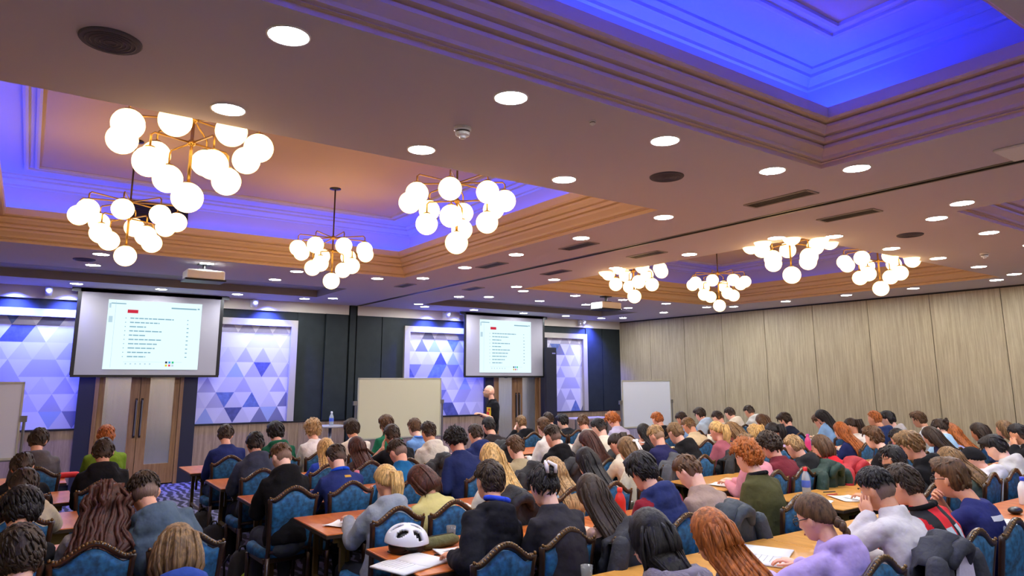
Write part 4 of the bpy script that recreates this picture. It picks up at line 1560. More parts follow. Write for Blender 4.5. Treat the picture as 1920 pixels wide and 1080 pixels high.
PEOPLE = [
    ((2.37, 2.29, 1.14), 2.35, 2.39, 'long', 'K', 'hood', '77707c', {'w': .88, 'pt': 10, 'len': 0}, 'smooth black hair tucked into grey fleece collar'),
    ((2.79, 2.29, 1.10), 2.81, 2.39, 'long', 'G', 'sweat', '5c5260', {'w': .9, 'pt': 15, 'len': 1}, 'very long bright copper hair at the bottom edge'),
    ((3.66, 2.29, 1.09), 3.66, 2.39, 'braid', 'B', 'hood', 'b29edc', {'w': .9, 'pt': 22, 'gl': 1, 'hand': 1}, 'brown plait and glasses in lilac hoodie writing'),
    ((4.33, 2.29, 1.18), 4.30, 2.39, 'fade', 'K', 'zip', 'c9c5c8', {'pt': 22, 'chin': 'L'}, 'faded hair in off white pullover resting cheek on hand'),
    ((4.66, 2.29, 1.18), 4.76, 2.39, 'short', 'D', 'jersey', 'c42027', {'pt': 22, 'collar': '141418'}, 'short dark hair in red and black striped football shirt'),
    ((5.30, 2.29, 1.16), 5.30, 2.39, 'thick', 'B', 'tee', '2a2f66', {'pt': 8, 'gl': 1, 'fist': 1}, 'brown hair, glasses and navy T-shirt with white back print'),
    ((0.04, 3.59, 1.12), 0.04, 3.69, 'short', 'D', 'sweat', '26242a', {'pt': 20}, 'short brown hair cut off by the bottom left corner'),
    ((0.64, 3.59, 1.06), 0.64, 3.69, 'bob', 'L', 'hood', '2b4690', {'w': .9, 'pt': 40}, 'light brown hair and royal blue hoodie at bottom left'),
    ((2.49, 3.79, 1.20), 2.33, 3.69, 'short', 'D', 'hood', '17171f', {'cx': -.1, 'pt': 8, 'collar': '2a46c8'}, 'short dark hair in black hooded jacket with blue collar'),
    ((2.77, 3.59, 1.17), 2.79, 3.69, 'bun', 'K', 'sweat', '2c2a30', {'cx': -.03, 'cy': .1, 'w': .95, 'pt': 28}, 'black hair in a pale claw clip and charcoal sweatshirt'),
    ((3.17, 3.59, 1.09), 3.25, 3.69, 'long', 'D', 'vest', '1a181c', {'w': .86, 'pt': 22, 'len': 1}, 'very long dark brown hair over bare shoulders'),
    ((3.66, 3.59, 1.19), 3.71, 3.69, 'thick', 'K', 'hood', '27305e', {'pt': 32, 'sleeve': '7a1c2a'}, 'black hair and navy hoodie with dark red sleeve'),
    ((4.14, 3.59, 1.16), 4.17, 3.69, 'short', 'B', 'sweat', '9b8478', {'pt': 48, 'yaw': 8}, 'short brown hair bent low in taupe sweater'),
    ((4.99, 3.70, 1.20), 4.99, 3.69, 'curly', 'G', 'sweat', '4b4a2c', {'pt': 20, 'collar': '17161a'}, 'curly ginger hair and olive green sweater with black collar'),
    ((0.04, 4.89, 1.10), -0.06, 4.99, 'thick', 'K', 'sweat', '1b1a1d', {'pt': 35}, 'thick black hair and black sweater at the left edge'),
    ((0.45, 4.89, 1.11), 0.40, 4.99, 'curlylong', 'A', 'sweat', '8a8480', {'w': .9, 'pt': 25}, 'long curly dark red hair falling over the back'),
    ((0.66, 4.89, 1.15), 0.86, 4.99, 'fade', 'D', 'hood', '50606f', {'pt': 32}, 'faded brown hair and slumped shoulders in slate grey hoodie'),
    ((2.29, 4.89, 1.08), 2.21, 4.99, 'ponytail', 'Y', 'hood', '8d959f', {'w': .88, 'pt': 20}, 'blonde ponytail and grey hoodie behind the bicycle helmet'),
    ((2.59, 4.89, 1.07), 2.67, 4.99, 'bob', 'A', 'sweat', 'c3b878', {'w': .92, 'pt': 55, 'yaw': 25}, 'brown bob leaning over in pale yellow sweatshirt'),
    ((3.23, 4.89, 1.19), 3.23, 4.99, 'long', 'Y', 'sweat', 'ddd8d0', {'w': .88, 'pt': 20}, 'blonde hair and white top hidden behind a dark head'),
    ((3.81, 4.79, 1.05), 3.81, 4.99, 'long', 'S', 'sweat', '9fb4c4', {'w': .86, 'pt': 20}, 'long golden brown hair by the red bottle'),
    ((4.27, 4.89, 1.10), 4.27, 4.99, 'long', 'K', 'sweat', '201c20', {'w': .86, 'pt': 20}, 'long straight black hair in the middle of the hall'),
    ((4.80, 4.89, 1.17), 4.80, 4.99, 'half', 'L', 'sweat', 'd8d0b8', {'w': .86, 'pt': 30}, 'half up light brown hair with a white bow'),
    ((0.05, 6.21, 1.08), 0.05, 6.31, 'short', 'D', 'sweat', 'b5aa93', {'pt': 35, 'chin': 'R'}, 'cropped dark hair and beige sweater holding head in hand'),
    ((1.90, 6.21, 1.16), 1.90, 6.31, 'fade', 'B', 'hood', '121216', {'pt': 42, 'yaw': 15}, 'faded brown hair leaning in black hoodie near the aisle'),
    ((2.40, 6.21, 1.13), 2.40, 6.31, 'short', 'D', 'sweat', '27346c', {'pt': 45, 'collar': '1f54d8'}, 'bowed dark head and navy jersey with bright blue collar'),
    ((3.02, 6.21, 1.14), 3.02, 6.31, 'fade', 'D', 'zip', '1f6596', {'pt': 40, 'yaw': 10}, 'faded dark hair and teal blue fleece with raised collar'),
    ((3.76, 6.37, 1.20), 3.76, 6.31, 'curly', 'K', 'sweat', '222c58', {'pt': 38}, 'curly black hair in navy sweater left of the presenter'),
    ((4.41, 6.21, 1.11), 4.41, 6.31, 'short', 'B', 'sweat', 'a89a78', {'pt': 22}, 'short brown hair and khaki sweater behind a black jacket'),
    ((4.93, 6.21, 1.20), 4.93, 6.31, 'fade', 'D', 'hood', '141316', {'pt': 22}, 'sharp fade haircut and black hoodie seen in left profile'),
    ((5.45, 6.21, 1.13), 5.45, 6.31, 'long', 'A', 'sweat', '5a2420', {'w': .86, 'pt': 45}, 'long auburn hair sweeping forward over the desk'),
    ((0.03, 7.50, 1.08), 0.03, 7.60, 'short', 'D', 'puff', '15151a', {'pt': 40}, 'head bowed low in black padded jacket at far left'),
    ((0.64, 7.50, 1.17), 0.64, 7.60, 'short', 'D', 'hood', '17161a', {'pt': 20}, 'short brown hair and black hoodie before the glazed doors'),
    ((2.01, 7.50, 1.17), 2.01, 7.60, 'short', 'K', 'hood', '3c4153', {'pt': 25}, 'black hair in charcoal hoodie at the second aisle table'),
    ((2.77, 7.50, 1.07), 2.69, 7.60, 'long', 'Y', 'sweat', '2b48b0', {'w': .88, 'pt': 15}, 'long blonde hair and bright blue top'),
    ((3.13, 7.50, 1.07), 3.15, 7.60, 'long', 'A', 'sweat', '4a3a38', {'w': .88, 'pt': 15}, 'long straight dark brown hair below the cream whiteboard'),
    ((3.56, 7.50, 1.19), 3.61, 7.60, 'short', 'D', 'tee', '17171b', {'pt': 25, 'chin': 'L'}, 'short dark hair in black T-shirt with hand at mouth'),
    ((4.07, 7.55, 1.20), 4.07, 7.60, 'short', 'D', 'hood', 'd8d0c0', {'pt': 20}, 'dark hair and cream hoodie by the cream board edge'),
    ((4.71, 7.50, 1.15), 4.71, 7.60, 'short', 'D', 'hood', '242f60', {'pt': 25}, 'short brown hair and navy hoodie just below the presenter'),
    ((0.15, 8.90, 1.20), 0.15, 9.00, 'short', 'D', 'hood', '5c585c', {'pt': 10, 'yaw': -15}, 'dark brown hair in grey hoodie beside the left whiteboard'),
    ((0.77, 8.90, 1.21), 0.77, 9.00, 'short', 'G', 'tee', '6f8f2a', {'pt': 12}, 'short ginger hair and lime green jacket before double doors'),
    ((2.03, 8.90, 1.17), 2.03, 9.00, 'short', 'D', 'sweat', '232e66', {'pt': 20, 'yaw': -20}, 'dark hair and navy sweater at the front aisle table'),
    ((2.63, 8.90, 1.17), 2.63, 9.00, 'thick', 'K', 'hood', '14563f', {'pt': 15}, 'black hair in bottle green hoodie by the front wall'),
    ((3.10, 8.90, 1.18), 3.10, 9.00, 'curly', 'S', 'tee', 'e4e0dc', {'pt': 15}, 'curly blond hair in white T-shirt by the bottle table'),
    ((3.64, 8.90, 1.17), 3.64, 9.00, 'thick', 'D', 'sweat', 'd9cdbd', {'pt': 15}, 'dark quiff and cream top beside the cream whiteboard'),
    ((4.17, 8.97, 1.20), 4.14, 9.00, 'thick', 'B', 'sweat', '1d6a4c', {'pt': 15}, 'brown hair in green top before the cream board'),
    ((4.57, 8.90, 1.16), 4.60, 9.00, 'short', 'B', 'sweat', '6f9bd6', {'pt': 5, 'collar': '4a80d0'}, 'short brown hair in pale blue and navy jersey'),
    ((6.53, 3.28, 1.12), 6.47, 3.38, 'short', 'K', 'sweat', '1a1a1e', {'pt': 10, 'gl': 1, 'beard': 1}, 'short black hair, beard and glasses in dark top'),
    ((6.87, 3.28, 1.22), 6.93, 3.38, 'thick', 'L', 'hood', '18171a', {'pt': 28}, 'thick light brown fringe and black hoodie'),
    ((7.62, 3.28, 1.05), 7.62, 3.38, 'long', 'L', 'sweat', '4f5a52', {'w': .86, 'pt': 30}, 'long light brown hair behind the boy in navy T-shirt'),
    ((8.14, 3.28, 1.02), 8.14, 3.38, 'beanie', 'K', 'hood', 'cfccd0', {'w': .9, 'pt': 28}, 'black beanie and pale striped hoodie'),
    ((8.71, 3.28, 1.10), 8.71, 3.38, 'thick', 'K', 'hood', 'bdbbb8', {'pt': 35}, 'thick black hair and light grey hoodie by right edge'),
    ((10.05, 3.52, 1.17), 10.05, 3.62, 'short', 'K', 'sweat', '1c1c20', {'pt': 25, 'chin': 'L'}, 'black hair and hand on face at the right edge'),
    ((6.14, 4.55, 1.16), 6.09, 4.65, 'short', 'L', 'sweat', 'd08a94', {'pt': 20}, 'light brown crown of head showing above ginger curls'),
    ((6.53, 4.55, 1.14), 6.55, 4.65, 'curly', 'D', 'sweat', '6c2630', {'pt': 32}, 'bushy dark brown hair and maroon sweater'),
    ((6.97, 4.55, 1.11), 7.01, 4.65, 'short', 'S', 'hood', '262628', {'pt': 30}, 'sandy hair in black hoodie with pale print behind'),
    ((7.50, 4.55, 1.09), 7.50, 4.65, 'bob', 'B', 'sweat', 'c41f2b', {'w': .88, 'pt': 28}, 'brown bob and bright red sweater'),
    ((8.63, 4.55, 1.12), 8.63, 4.65, 'thick', 'B', 'tee', '1d1c1f', {'pt': 15}, 'brown swept hair and black T-shirt by the black backpack'),
    ((9.24, 4.55, 1.09), 9.12, 4.65, 'short', 'K', 'sweat', '33303a', {'pt': 40}, 'dark head bent low behind the purple bottle'),
    ((9.49, 4.27, 1.12), 9.58, 4.37, 'long', 'D', 'sweat', '232444', {'w': .88, 'pt': 28}, 'straight dark brown hair and dark navy top'),
    ((10.39, 4.55, 1.17), 10.04, 4.65, 'bun', 'D', 'sweat', '96b8d0', {'w': .86, 'pt': 25}, 'dark hair in a messy bun and denim blue shirt'),
    ((10.45, 4.45, 1.12), 10.50, 4.55, 'long', 'G', 'sweat', 'a6a6da', {'w': .86, 'pt': 22}, 'long ginger brown hair over lilac top by the wall'),
    ((10.62, 4.17, 1.13), 10.96, 4.27, 'long', 'D', 'sweat', '4a62b4', {'w': .86, 'pt': 20}, 'long dark hair and blue patterned top'),
    ((11.29, 4.12, 1.14), 11.42, 4.22, 'long', 'L', 'hood', 'c9cac6', {'w': .88, 'pt': 12}, 'shoulder length light brown hair and white and navy hoodie'),
    ((5.57, 5.85, 1.11), 5.57, 5.95, 'ponytail', 'D', 'sweat', 'd6ccb4', {'w': .86, 'pt': 45}, 'dark low ponytail and cream vest with black strap'),
    ((6.21, 5.85, 1.17), 6.14, 5.95, 'fade', 'S', 'sweat', '262650', {'pt': 32}, 'cropped blond hair and navy jumper over a grey jacket'),
    ((6.54, 5.85, 1.19), 6.60, 5.95, 'short', 'L', 'hood', '1a191b', {'pt': 32}, 'light brown hair in black hoodie with pointed hood'),
    ((7.31, 5.85, 1.18), 7.22, 5.95, 'ponytail', 'Y', 'sweat', '9a5560', {'w': .86, 'pt': 20}, 'blonde high ponytail and dusty pink top'),
    ((7.61, 5.85, 1.17), 7.68, 5.95, 'long', 'L', 'sweat', '5a4290', {'w': .86, 'pt': 48}, 'long light brown hair swept over a purple top'),
    ((8.10, 5.85, 1.11), 8.14, 5.95, 'curlylong', 'Y', 'sweat', 'd9b8b0', {'w': .86, 'pt': 20}, 'loose curly blonde hair'),
    ((8.50, 5.85, 1.12), 8.60, 5.95, 'ponytail', 'K', 'sweat', 'b9a8d0', {'w': .86, 'pt': 30}, 'dark hair tied low and lilac collar'),
    ((9.74, 5.60, 1.10), 9.74, 5.70, 'long', 'G', 'sweat', '232c5c', {'w': .86, 'pt': 18, 'len': 1}, 'long copper hair hanging over a navy top'),
    ((10.48, 5.85, 1.12), 10.48, 5.95, 'ponytail', 'D', 'sweat', 'ddd8d0', {'w': .86, 'pt': 30}, 'dark curly ponytail and white top'),
    ((11.28, 5.91, 1.20), 11.21, 6.01, 'short', 'G', 'hood', '26365f', {'pt': 8}, 'reddish brown hair and navy hooded coat against the wall'),
    ((11.59, 5.85, 1.18), 11.67, 5.95, 'thick', 'K', 'hood', 'b9b6b6', {'pt': 25}, 'black hair and pale grey hoodie against the wall'),
    ((12.46, 5.78, 1.15), 12.46, 5.88, 'thick', 'B', 'tee', 'dfe2e2', {'pt': 18}, 'chestnut fringe and white T-shirt near the wall'),
    ((5.78, 7.48, 1.20), 5.78, 7.58, 'short', 'B', 'sweat', 'dcd8d2', {'pt': 15}, 'brown hair and white long sleeved shirt by steel doors'),
    ((6.26, 6.91, 1.20), 6.26, 7.01, 'short', 'K', 'sweat', 'd8d0bd', {'pt': 35, 'yaw': 10}, 'black hair and cream sweater bending below the right mural'),
    ((7.34, 7.15, 1.08), 7.34, 7.25, 'long', 'K', 'sweat', '18171b', {'w': .86, 'pt': 20}, 'long black hair and black clothes before the right whiteboard'),
    ((8.29, 7.15, 1.14), 8.29, 7.25, 'short', 'L', 'sweat', 'd0bd98', {'pt': 42}, 'bowed light brown head and sandy beige jumper'),
    ((10.10, 7.15, 1.14), 10.10, 7.25, 'long', 'B', 'sweat', 'ddd4c0', {'w': .86, 'pt': 35}, 'brown shoulder hair and cream top near the wall'),
    ((10.74, 7.15, 1.13), 10.60, 7.25, 'thick', 'D', 'sweat', '1c2236', {'pt': 38}, 'dark hair and midnight navy jumper near the pink bottle'),
    ((11.17, 6.73, 1.20), 11.06, 6.83, 'half', 'K', 'sweat', '86b4e6', {'w': .9, 'pt': 40}, 'black tied hair and light blue shirt near the wall'),
    ((11.78, 7.15, 1.08), 11.78, 7.25, 'thick', 'B', 'hood', 'dccfb2', {'pt': 32}, 'brown hair in thick cream hoodie'),
    ((5.50, 8.40, 1.17), 5.50, 8.50, 'short', 'K', 'sweat', '2c2528', {'pt': 12}, 'black hair and dark brown top directly before the presenter'),
    ((7.28, 8.40, 1.16), 7.28, 8.50, 'short', 'B', 'sweat', 'b7aea4', {'pt': 30, 'yaw': -30}, 'brown hair and grey top facing the right wall'),
    ((7.92, 8.40, 1.17), 7.92, 8.50, 'curly', 'G', 'sweat', 'b3b0ce', {'pt': 45}, 'reddish curls and pale lilac sweater near the right whiteboard'),
    ((8.95, 8.40, 1.15), 8.95, 8.50, 'short', 'G', 'puff', '17181c', {'pt': 25}, 'reddish hair and black padded jacket beside the right whiteboard'),
    ((9.57, 8.40, 1.14), 9.57, 8.50, 'short', 'D', 'hood', '86aede', {'pt': 32}, 'dark hair in sky blue hoodie by the whiteboard stand'),
    ((10.54, 8.40, 1.13), 10.54, 8.50, 'short', 'D', 'sweat', 'dfd6c0', {'pt': 40}, 'dark hair bowed over cream jumper near the panelled wall'),
    ((11.58, 8.93, 1.15), 11.58, 9.03, 'short', 'D', 'hood', 'e2d8c2', {'pt': 32}, 'dark hair and off white hooded jacket by the wall'),
    ((12.10, 8.86, 1.18), 12.10, 8.96, 'short', 'D', 'hood', 'c4c4bf', {'pt': 35}, 'dark fringe and light grey hoodie highest against the wall'),
    ((7.01, 9.70, 1.09), 7.01, 9.80, 'short', 'L', 'hood', '141418', {'pt': 15, 'chin': 'L'}, 'light brown hair in black hoodie before the steel doors'),
    ((7.60, 9.70, 1.13), 7.53, 9.80, 'short', 'D', 'sweat', 'd4c8ac', {'pt': 12}, 'dark hair and cream top against the dark door panel'),
    ((7.92, 9.70, 1.08), 7.99, 9.80, 'thick', 'K', 'puff', '1c1d22', {'pt': 25}, 'black tousled hair and black jacket before the right mural'),
    ((10.93, 9.13, 1.14), 10.93, 9.23, 'thick', 'D', 'hood', 'a6b8c8', {'pt': 32}, 'dark hair and pale blue grey hoodie near panelled wall'),
]
crowd = []
for C, hx, N, style, hc, top, col, o, desc in PEOPLE:
    crowd.append(build_person(C, hx, N, style, hc, top, col, o, desc))
# the presenter stands between the cream board and the steel doors
pres = build_person((0, .035, 1.60), 0, 0, 'none', 'D', 'tee', '17171c', {'gl': 1, 'beard': 1, 'pt': -4, 'yaw': -12}, 'presenter', stand=(0, 0, .93))
pres.stand = True
pres.jeans = '15151a'
pres.near = True
MESHES = flush()

for P in crowd:
    r = finish_person(P, MESHES, 'person with ' + P.desc)
    place_chair(P.base[0] + P.o.get('cx', 0), P.N - .18 + P.o.get('cy', 0), math.radians(P.rnd.uniform(-4, 4)), 'blue chair of the person with ' + P.desc)
    d = P.desc
    if 'white back print' in d:
        m = mat('print_white', 'd4d6e2', .8)
        nine = [(.010 + .036 * math.cos(a), .68 + .07 * math.sin(a)) for a in [math.pi * 2 * i / 16 for i in range(17)]]
        tail = [(.046, .68), (.046, .59), (.037, .52), (.01, .485), (-.02, .495)]
        decal(P, P.gobj.data, [ribbon(nine, .020), ribbon(tail, .020), rect(-.085, .83, .065, .885)], m, 'back_print', P.root)
    elif 'striped football' in d:
        m = mat('print_pale', 'c3d2da', .8)
        decal(P, P.gobj.data, [rect(-.075, .40, -.025, .80), rect(.005, .40, .055, .80)], m, 'back_print', P.root)
    elif 'pale print' in d:
        decal(P, P.gobj.data, [rect(-.03, .55, .11, .62), rect(-.01, .45, .12, .53), rect(.02, .36, .11, .43)], mat('print_grey', 'b9b9ba', .8), 'back_print', P.root)
    elif 'royal blue hoodie' in d:
        decal(P, P.gobj.data, [ribbon([(-.10, .80), (-.06, .86), (-.02, .89), (.02, .90)], .014)], mat('print_white', 'd4d6e2', .8), 'hood_print', P.root)
    elif 'curly blond hair in white' in d:
        decal(P, P.gobj.data, [rect(.0, .66, .04, .74), rect(.05, .60, .07, .70)], mat('print_navy', '26345a', .8), 'back_print', P.root)
    elif 'bicycle helmet' in d:
        decal(P, P.gobj.data, [rect(-.09, .60, .09, .68)], mat('print_slate', '39496a', .8), 'back_print', P.root)
    elif 'bright blue collar' in d:
        decal(P, P.gobj.data, [rect(.0, .88, .06, .92)], mat('print_gold', 'c89a34', .8), 'collar_mark', P.root)
    elif 'half up light brown' in d or 'white bow' in d:
        b = MB()
        def F(x, y, z):
            return P.C + P.Rh @ np.array([x, y, z])
        for s in (-1, 1):
            b.ball(F(s * .02, -.125, .04), (.024, .012, .014), 8, 6, R=P.Rh); b.tube([F(s * .008, -.13, .03), F(s * .014, -.135, -.03), F(s * .018, -.135, -.08)], [.008, .010, .008], 8)
        b.build('hair_bow', mat('bow_white', 'e8e6e4', .6), P.root, True)
    elif 'claw clip' in d:
        b = MB()
        for s in (-1, 1):
            b.tube([P.C + P.Rh @ np.array(q) for q in ((s * .03 - .03, -.15, .03), (s * .035 - .03, -.165, .07), (s * .01 - .03, -.13, .115))], [.010, .013, .009], 8)
        b.build('claw_clip', mat('clip_pale', 'cfc8cc', .3), P.root, True)
    elif 'black strap' in d:
        decal(P, P.gobj.data, [rect(-.09, .40, -.06, .9)], M_black, 'strap', P.root)
    elif 'grey fleece collar' in d:
        b = MB()
        pts = [P.Nb + P.X * math.sin(a) * .105 + P.back * (math.cos(a) * .10 + .012) - P.t * (.01 - .012 * math.cos(a)) for a in [2 * math.pi * i / 24 for i in range(25)]]
        b.tube(pts, [.046 + .005 * math.sin(i * 2.4) for i in range(25)], 10)
        b.build('fleece_collar', mat('fleece_grey', '7a727c', .95, bump=(45, .8)), P.root, True)
    if o is not None and P.o.get('hand'):
        W, f, up = P.handframes[-1]
        b = MB(); q = W + f * .11 + up * .01
        b.tube([q - up * .03 + f * .02, q + up * .11 - f * .05], .0042, 8)
        b.build('pen', mat('pen_blue', '5a78d8', .3), P.root, True)

presenter = finish_person(pres, MESHES, 'bald presenter standing in black T-shirt with yellow and red print')
presenter.location = (7.25, 11.0, 0)
presenter.rotation_euler = (0, 0, math.radians(76))
pres.side = -1
decal(pres, pres.gobj.data, [rect(-.135, .40, -.02, .74)], mat('print_yellow', 'd8b428', .8), 'chest_print', presenter, .004)
decal(pres, pres.gobj.data, [rect(-.10, .44, -.03, .58), rect(-.12, .62, -.075, .70)], mat('print_red', 'c0283a', .8), 'chest_print', presenter, .006)
b = MB()
W, f, up = pres.handframes[1]
b.tube([W - f * .05, W - f * .03], .033, 14); b.build('wristwatch', M_black, presenter, True)
b = MB(); W, f, up = pres.handframes[-1]
b.tube([W + f * .06 + up * -.02, W + f * .13 + up * -.02], .013, 8); c = b.build('clicker', M_black, None, True)
c.location = presenter.location; c.rotation_euler = presenter.rotation_euler
tag(c, 'small black remote clicker in the hand of the presenter', 'remote')

# ------------------------------------------------------------------ jackets hung over chair backs
def jacket(x, y, rz, col, label, wide=.25, seed=1, low=.42):
    rnd = random.Random(seed)
    o = empty('jacket', (x, y, 0), math.radians(rz))
    m = mat('jacket_' + col, col, .7, bump=(11, .9), vary=(7, .2))
    nx, ns = 15, 20
    b = MB()
    outer, inner = [], []
    ph = [rnd.random() * 6 for _ in range(4)]
    for i in range(nx + 1):
        u = -1 + 2 * i / nx
        X = u * wide
        for j in range(ns + 1):
            s = j / ns
            top = crest(max(-.2, min(.2, X))) + .035 - .10 * max(0, abs(u) - .75) * 3
            if s < .45:
                z = low + (top - low) * (s / .45); yy = back_y(z) - .055 - .03 * (1 - s / .45)
            elif s < .60:
                a = (s - .45) / .15 * math.pi; z = top + .028 * math.sin(a); yy = back_y(top) - .055 * math.cos(a)
            else:
                z = top - (top - .62) * (s - .6) / .4; yy = back_y(z) + .055
            f = .016 * math.sin(u * 9 + ph[0] + s * 3) + .012 * math.sin(u * 17 + ph[1] - s * 5) + .01 * math.sin(s * 26 + u * 5 + ph[2])
            k = -1 if s < .5 else 1
            outer.append((X * (1 + .12 * math.sin(s * 7 + ph[3])), yy + k * (f + .018), z + f * .5))
            inner.append((X * .96, yy + k * -.006, z - .01))
    n1 = ns + 1
    fs = []
    off = len(outer)
    for i in range(nx):
        for j in range(ns):
            a = i * n1 + j
            fs.append((a, a + n1, a + n1 + 1, a + 1)); fs.append((off + a, off + a + 1, off + a + n1 + 1, off + a + n1))
    for i in range(nx):
        for e in (0, ns):
            a = i * n1 + e
            fs.append((a, off + a, off + a + n1, a + n1))
    for j in range(ns):
        for e in (0, nx):
            a = e * n1 + j
            fs.append((a, a + 1, off + a + 1, off + a))
    b.add(outer + inner, fs)
    b.build('shell', m, o, True)
    for s in (-1, 1):
        b = MB()
        b.tube([(s * wide * .9, back_y(.85) - .07, .86), (s * (wide + .03), back_y(.7) - .10, .70), (s * (wide + .01), back_y(.55) - .11, .54), (s * (wide - .02), back_y(.45) - .1, .43)], [.055, .062, .054, .042], 10, round_ends=True)
        b.build('sleeve', m, o, True)
    b = MB()
    b.tube([(-.09, back_y(.92) - .08, .86), (-.06, back_y(.92) - .10, .93), (0, back_y(.92) - .105, .95), (.06, back_y(.92) - .10, .93), (.09, back_y(.92) - .08, .86)], [.03, .04, .045, .04, .03], 10, round_ends=True)
    b.build('hood', m, o, True)
    return tag(o, label, 'jacket', 'jackets hung on chairs')
def chair_of(key):
    for P in crowd:
        if key in P.desc:
            return P.base[0], P.N - .18
for key, col, label, sd in (('navy jumper over a grey jacket', '4a4c54', 'grey padded jacket over the chair of the cropped blond person', 1),
                            ('black hair and cream sweater bending', '15161b', 'black puffer jacket over a chair beside the dark ponytail', 2),
                            ('brown bob and bright red', 'a8202c', 'bright red padded jacket over the chair behind the red sweater', 3),
                            ('sandy hair in black hoodie', '17362f', 'dark green jacket over the chair beside the red jacket', 4),
                            ('bent low in taupe', '333c46', 'slate jacket over the chair of the person in taupe', 5),
                            ('resting cheek on hand', '2a2d3a', 'navy and lilac jacket over the chair of the off white pullover', 6),
                            ('khaki sweater', '14151a', 'black jacket over the chair of the khaki sweater', 7),
                            ('blonde hair and white top hidden', '191b23', 'dark padded jacket over the chair beside the pale blue can', 8),
                            ('black hair and dark brown top', '26282a', 'charcoal jacket bulging over the chair left of the khaki sweater', 9),
                            ('very long dark brown hair', '20232e', 'dark navy jacket over the chair of the bare shouldered person', 10),
                            ('blonde high ponytail', '18191d', 'black jacket on the chair below the blonde high ponytail', 11),
                            ('cream hoodie by the cream board', '202126', 'black and white jacket over the chair of the cream hoodie', 12),
                            ('sharp fade haircut', '23242a', 'black shiny jacket over the chair of the sharp fade', 13)):
    x, y = chair_of(key)
    j = jacket(x, y, 0, col, label, .235, sd)
    if 'lilac' in label:
        b = MB(); b.prism([(-.02, .93), (.10, .93), (.2, .44), (-.16, .44)], back_y(.7) - .128, back_y(.7) - .112)
        b.build('lining', mat('jacket_lining', 'b8b4d2', .8, bump=(10, .8)), j)

# ------------------------------------------------------------------ things on the tables
TZ = .741
def sheet(x, y, rz, label, group='loose papers on the tables', w=.21, h=.297, n=1, col='e2e4e6'):
    m = mat('paper_' + col, col, .7)
    b = MB()
    nx, ny = 8, 8
    for q in range(n):
        top, bot = [], []
        for i in range(nx + 1):
            for j in range(ny + 1):
                u, v = i / nx, j / ny
                z = .004 + q * .003 + .010 * (u - .5) ** 2 * 4 * (.4 + .6 * v)
                top.append(((u - .5) * w, (v - .5) * h, z)); bot.append(((u - .5) * w, (v - .5) * h, z - .003))
        n1 = ny + 1
        fs = []
        off = len(top)
        for i in range(nx):
            for j in range(ny):
                a = i * n1 + j
                fs.append((a, a + n1, a + n1 + 1, a + 1)); fs.append((off + a, off + a + 1, off + a + n1 + 1, off + a + n1))
        for i in range(nx):
            for e in (0, ny):
                a = i * n1 + e
                fs.append((a, off + a, off + a + n1, a + n1))
        for j in range(ny):
            for e in (0, nx):
                a = e * n1 + j
                fs.append((a, a + 1, off + a + 1, off + a))
        b.add(top + bot, fs)
    o = b.build('paper_sheet', m, None, True, loc=(x, y, TZ))
    o.rotation_euler = (0, 0, math.radians(rz))
    return tag(o, label, 'paper', group)
def booklet(x, y, rz, label, col='dfe1e4', s=1.0):
    o = tag(empty('open_booklet', (x, y, TZ), math.radians(rz)), label, 'booklet', 'open booklets on the tables')
    m = mat('paper_' + col, col, .7)
    for sgn in (-1, 1):
        b = MB()
        rows = []
        for i in range(9):
            u = i / 8
            z = .006 + .018 * math.sin(min(1, u * 1.6) * math.pi / 2) * (1 - u * .75)
            rows.append((sgn * u * .205 * s, z))
        vs = []
        for X, z in rows:
            vs += [(X, -.145 * s, z), (X, .145 * s, z), (X, .145 * s, .001), (X, -.145 * s, .001)]
        fs = []
        for i in range(8):
            for a in range(4):
                c = (a + 1) % 4
                fs.append((i * 4 + a, i * 4 + c, i * 4 + 4 + c, i * 4 + 4 + a))
        fs += [(0, 3, 2, 1), (32, 33, 34, 35)]
        b.add(vs, fs)
        b.build('page_block', m, o, True)
    b = MB()
    for k in range(7):
        b.box((-.18 * s, (.10 - k * .03) * s, .0225), (-.05 * s, (.103 - k * .03) * s, .0235))
    b.build('lettering', mat('print_faint', '9a9ca4', .8), o)
    return o

booklet(2.02, 3.93, 18, 'open white booklet on the table in front of the bicycle helmet')
sheet(2.36, 3.98, -8, 'loose white sheet beside the open booklet by the helmet', n=2)
booklet(3.93, 2.86, 25, 'curled open booklet before the girl in the lilac hoodie', s=1.15)
sheet(6.02, 3.78, 20, 'white sheet at the left of the papers near the red capped bottle')
sheet(6.40, 3.68, -30, 'white sheet at the right of the papers near the red capped bottle')
booklet(6.30, 2.42, 5, 'open white booklet on the right edge table before the navy T-shirt')
sheet(2.12, 5.22, 35, 'white folded sheet under the arm of the blonde ponytail')
sheet(4.52, 4.82, 10, 'white sheet on the table left of the ginger curls')
sheet(3.95, 5.2, 5, 'white sheet beside the girl with the white bow')
o = MB().box((-.11, -.15, 0), (.11, .15, .014)).build('notebook', mat('teal_cover', '2b7c86', .5), loc=(3.2, 2.88, TZ), bevel=.004)
o.rotation_euler = (0, 0, .5); tag(o, 'teal notebook between the black hair and the copper hair', 'notebook')
k = 0
tops = {'sweater': 0}
for P in crowd:
    d = P.desc
    if P.near or P.base[0] > 11.5:
        continue
    sheet(P.base[0] + .03, P.N + .2, P.rnd.uniform(-20, 20), 'white paper before the person with ' + d, 'answer papers in front of people')

